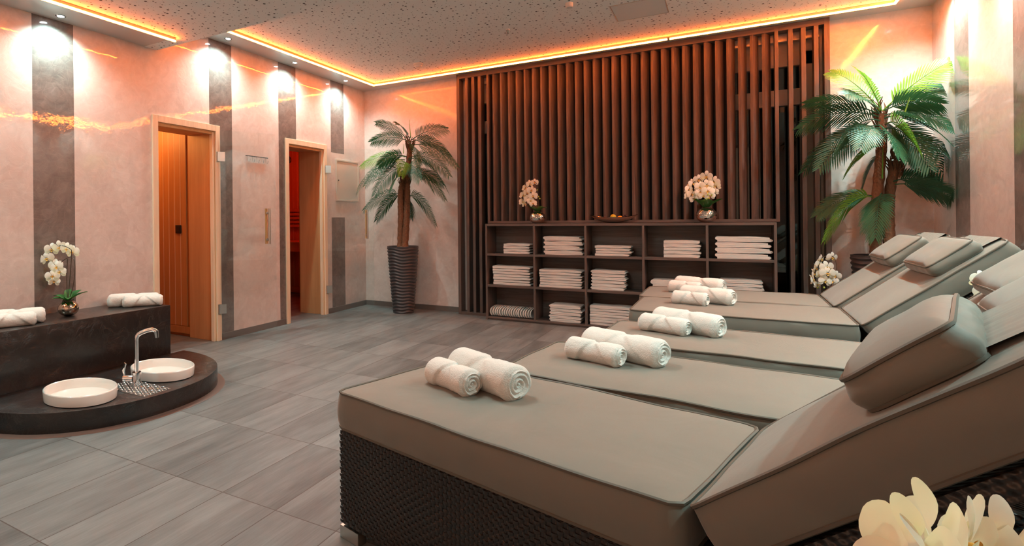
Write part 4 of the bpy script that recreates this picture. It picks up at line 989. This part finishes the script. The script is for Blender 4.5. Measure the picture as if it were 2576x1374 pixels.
# ------------------------------------------------------------------ doors
def door(idx, y0, y1, gend, lab_h):
    """y0..y1 clear opening; gend = world xy of the free edge of the opened glass leaf; hinged at y1"""
    t = struct(bpy.data.objects.new('door_%d' % idx, None)); COL.objects.link(t); t.location = (0, 0, 0)
    fw, ft_, zt = .055, .018, DT + .047
    MB().box(0, ft_, y0 - fw + .01, y0 + .01, 0, zt).build('frame_post', 'pine', t, 0, bevel=.003); MB().box(0, ft_, y1 - .01, y1 + fw - .01, 0, zt).build('frame_post', 'pine', t, 0, bevel=.003)
    MB().box(0, ft_, y0 + .01, y1 - .01, DT - .012, zt).build('frame_head', 'pine', t, 0, bevel=.003)
    # rebate and deep lining
    MB().box(-.38, 0, y1 - .012, y1, 0, DT).build('lining', 'lining', t, 0, bevel=.002); MB().box(-.045, -.005, y1 - .034, y1 - .012, 0, DT).build('rebate', 'pine', t, 0, bevel=.002)
    MB().box(-.38, 0, y0, y0 + .012, 0, DT).build('lining', 'lining', t, 0, bevel=.002)
    MB().box(-.38, 0, y0 + .012, y1 - .012, DT - .02, DT).box(-.045, -.005, y0 + .012, y1 - .034, DT - .042, DT - .02).build('lining', 'lining', t, 0, bevel=.002)
    h = Vector((.030, y1 + .018)); e = Vector(gend); d = (e - h).normalized(); ln = (e - h).length; nrm = Vector((-d.y, d.x))
    ang = math.atan2(d.y, d.x)
    leaf = MB().box(0, ln, -.004, .004, .035, DT + .0).build('glass_leaf', 'glass', t, 0); leaf.location = (h.x, h.y, 0); leaf.rotation_euler = (0, 0, ang)
    for z in (.31, 1.795):
        hg = MB().box(-.012, .055, -.009, .009, z - .045, z + .045).tube([(-.012, 0, z - .045), (-.012, 0, z + .045)], .010, 10)
        hg.tube([(.028, -.0095, z - .025), (.028, -.0112, z - .025)], .006, 10).tube([(.028, -.0095, z + .025), (.028, -.0112, z + .025)], .006, 10)
        hg.build('hinge', 'steel', leaf, 30, bevel=.0)
    hx = ln - .085
    zl, zh_ = .93, 1.29
    hb = MB().tube([(hx, -.045, zl), (hx, -.045, zh_)], .011, 14)
    for z in (zl + .045, zh_ - .045): hb.tube([(hx, -.045, z), (hx, .04, z)], .008, 12).tube([(hx, -.012, z), (hx, .012, z)], .014, 14)
    hb.build('handle', 'steel', leaf)
    hw_ = MB().tube([(hx, .050, zl), (hx, .050, zh_)], .014, 14).build('handle', wood('handle_beech', (.62, .33, .12), (.75, .45, .2), .4) if 'handle_beech' not in bpy.data.materials else bpy.data.materials['handle_beech'], leaf)
    hw_['label'] = 'wooden inner handle bar'
    return t
door(1, D1[0], D1[1], (.30, -2.13), '')
g2 = at(936, 783, 2, 0)
door(2, D2[0], D2[1], (.47, -.53), '')

# sauna interiors
def planks_y(name, y, x0, x1, z1, face, mat, pitch=.089):
    mb = MB(); x = x0
    mb.box(x0, x1, y + (.012 if face < 0 else -.03), y + (.03 if face < 0 else -.012), 0, z1)
    n = int(abs(x1 - x0) / pitch)
    for i in range(n): 
        a = x0 + i * pitch
        mb.box(a + .002, a + pitch - .002, min(y, y - face * .012), max(y, y - face * .012), .105, z1)
    mb.box(x0, x1, min(y, y + face * .008), max(y, y + face * .008), .03, .10)
    o = struct(mb.build(name, mat, None, 0, bevel=0)); sb = MB()
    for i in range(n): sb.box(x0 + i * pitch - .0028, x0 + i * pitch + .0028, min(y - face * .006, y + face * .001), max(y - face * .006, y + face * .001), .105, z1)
    sb.build('lit_seam_strip', 'pine', o, 0); return o  # pale strips put the lit groove edges into the colour
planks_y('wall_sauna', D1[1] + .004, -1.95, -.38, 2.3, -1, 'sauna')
struct(MB().box(-2.0, -1.95, -3.9, D1[1] + .03, 0, 2.3).box(-1.95, -.12, -3.92, -3.88, 0, 2.3).build('wall_sauna_back', 'sauna', smooth=0))
struct(MB().box(-2.0, -.12, -3.92, D1[1] + .03, 2.3, 2.34).build('ceiling_sauna', 'sauna', smooth=0))
sw = at(450, 577, 1, D1[1] + .004)
t = thing('wall_switch', 'small square black switch on the plank wall inside the first doorway', 'switch', (sw.x, D1[1] - .0095 + .0135, sw.z))
MB().box(-.040, .040, -.012, 0, -.042, .042).build('plate', 'black', t, 0, bevel=.003); MB().box(-.026, .026, -.016, -.012, -.028, .028).build('rocker', 'black', t, 0, bevel=.002)
# second sauna, red lit
SY2 = .55
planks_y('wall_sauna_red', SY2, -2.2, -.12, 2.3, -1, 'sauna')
struct(MB().box(-2.25, -2.2, -1.8, SY2 + .03, 0, 2.3).box(-2.2, -.39, -1.80, -1.77, 0, 2.3).box(-.40, -.385, D2[1], SY2, 0, 2.3).build('wall_sauna_red_side', 'sauna', smooth=0))
struct(MB().box(-2.25, -.12, -1.8, SY2 + .03, 2.3, 2.34).build('ceiling_sauna_red', 'sauna', smooth=0))
t = thing('sauna_bench', 'wooden sauna bench in the red light inside the second doorway', 'bench', (-1.25, .28, 0))
for i in range(4): MB().box(-.92, .80, -.26 + i * .125, -.26 + i * .125 + .105, .82, .85).build('seat_board', 'sauna', t, 0, bevel=.004)
MB().box(-.92, .80, -.25, -.22, .70, .82).build('apron', 'sauna', t, 0)
for x in (-.85, .72): MB().box(x, x + .05, -.22, .22, 0, .82).build('leg', 'sauna', t, 0)
t = thing('sauna_backrest', 'slatted wooden back rest above the sauna bench in the second doorway', 'backrest', (-1.25, SY2 - .015, 1.2))  # the sauna bench's backrest, fixed to the wall
for k in range(5): MB().box(-.90, .80, -.035, -.013, -.14 + k * .062, -.14 + k * .062 + .042).build('slat', 'sauna', t, 0, bevel=.003)
for x in (-.7, .6): MB().box(x, x + .04, -.013, .0, -.15, .16).build('bracket', 'sauna', t, 0)
ck = at(727, 403, 1, SY2)
t = thing('sauna_thermometer', 'round dark gauge high on the red sauna wall', 'thermometer', (ck.x, SY2 - .016, ck.z))
a_ = MB().lathe([(.062, 0), (.066, .012), (.056, .022), (.054, .016), (.002, .016)], 32); a_.xf(Matrix.Rotation(PI / 2, 4, 'X')); a_.build('case', 'black', t)
light('sauna_lamp', 'POINT', (-1.1, -3.1, 2.15), 24, (1, .42, .11), shadow_soft_size=.08)
light('red_sauna_lamp', 'POINT', (-1.0, -.2, 2.2), 16, (1, .05, .01), shadow_soft_size=.08)

# coat hooks and meter cabinet on the left wall
t = thing('hook_rail', 'thin chrome coat hook rail on the wall between the sauna doors', 'hook rail', (0, -2.10, 1.842))
MB().tube([(.014, -.165, 0), (.014, .165, 0)], .006, 10).tube([(.001, -.15, 0), (.014, -.15, 0)], .005, 8).tube([(.001, .15, 0), (.014, .15, 0)], .005, 8).build('rail', 'chrome', t)
for k in range(5):
    y = -.135 + k * .067
    MB().tube(spline([(.014, y, 0), (.018, y, -.045), (.026, y, -.062), (.042, y, -.058), (.050, y, -.040)], 4), .0028, 6).lathe([(.001, -.003), (.005, 0), (.001, .004)], 8, c=(.050, y, -.038)).build('hook', 'chrome', t)
t = thing('meter_cabinet', 'flush cream metal cabinet door on the wall behind the second glass door', 'cabinet', (0, -.425, 1.675))
fr = MB()
for a, b, c_, d_ in ((-.258, -.236, -.268, .268), (.236, .258, -.268, .268), (-.236, .236, -.268, -.246), (-.236, .236, .246, .268)): fr.box(.001, .014, a, b, c_, d_)
fr.build('frame', 'cream', t, 0, bevel=.002)
MB().box(.001, .009, -.234, .234, -.244, .244).build('door', 'cream', t, 0, bevel=.002); lk = MB().lathe([(.008, 0), (.008, .004), (.002, .005)], 14); lk.xf(Matrix.Rotation(PI / 2, 4, 'Y')); lk.build('lock', 'black', t, loc=(.009, -.205, 0))

# ------------------------------------------------------------------ fill lights added out of view
def ceiling_fill(x, y, z, e, col, s, label):
    light('ceiling_fill', 'AREA', (x, y, z), e, col, size=s)
ceiling_fill(2.75, -4.05, ZL - .02, 38, (.84, 1.0, .95), .7, '')  # unseen cool fill added under the lower ceiling
light('rear_fill', 'AREA', (3.0, YF + .1, 1.5), 17, (1.0, .58, .36), (math.radians(90), 0, 0), shape='RECTANGLE', size=4.0, size_y=2.2)  # unseen warm fill added behind the camera

# ------------------------------------------------------------------ world and view
wd_ = bpy.data.worlds.new('night'); SC.world = wd_; wd_.use_nodes = True; wd_.node_tree.nodes['Background'].inputs[0].default_value = (.004, .005, .007, 1)
SC.view_settings.view_transform = 'Standard'; SC.view_settings.look = 'None'; SC.view_settings.gamma = 1; SC.view_settings.use_curve_mapping = False
SC.view_settings.exposure = 0.02
SC.cycles.use_denoising = True
SC.cycles.max_bounces = 10; SC.cycles.diffuse_bounces = 5; SC.cycles.transparent_max_bounces = 12; SC.cycles.sample_clamp_indirect = 6; SC.cycles.caustics_reflective = False; SC.cycles.caustics_refractive = False
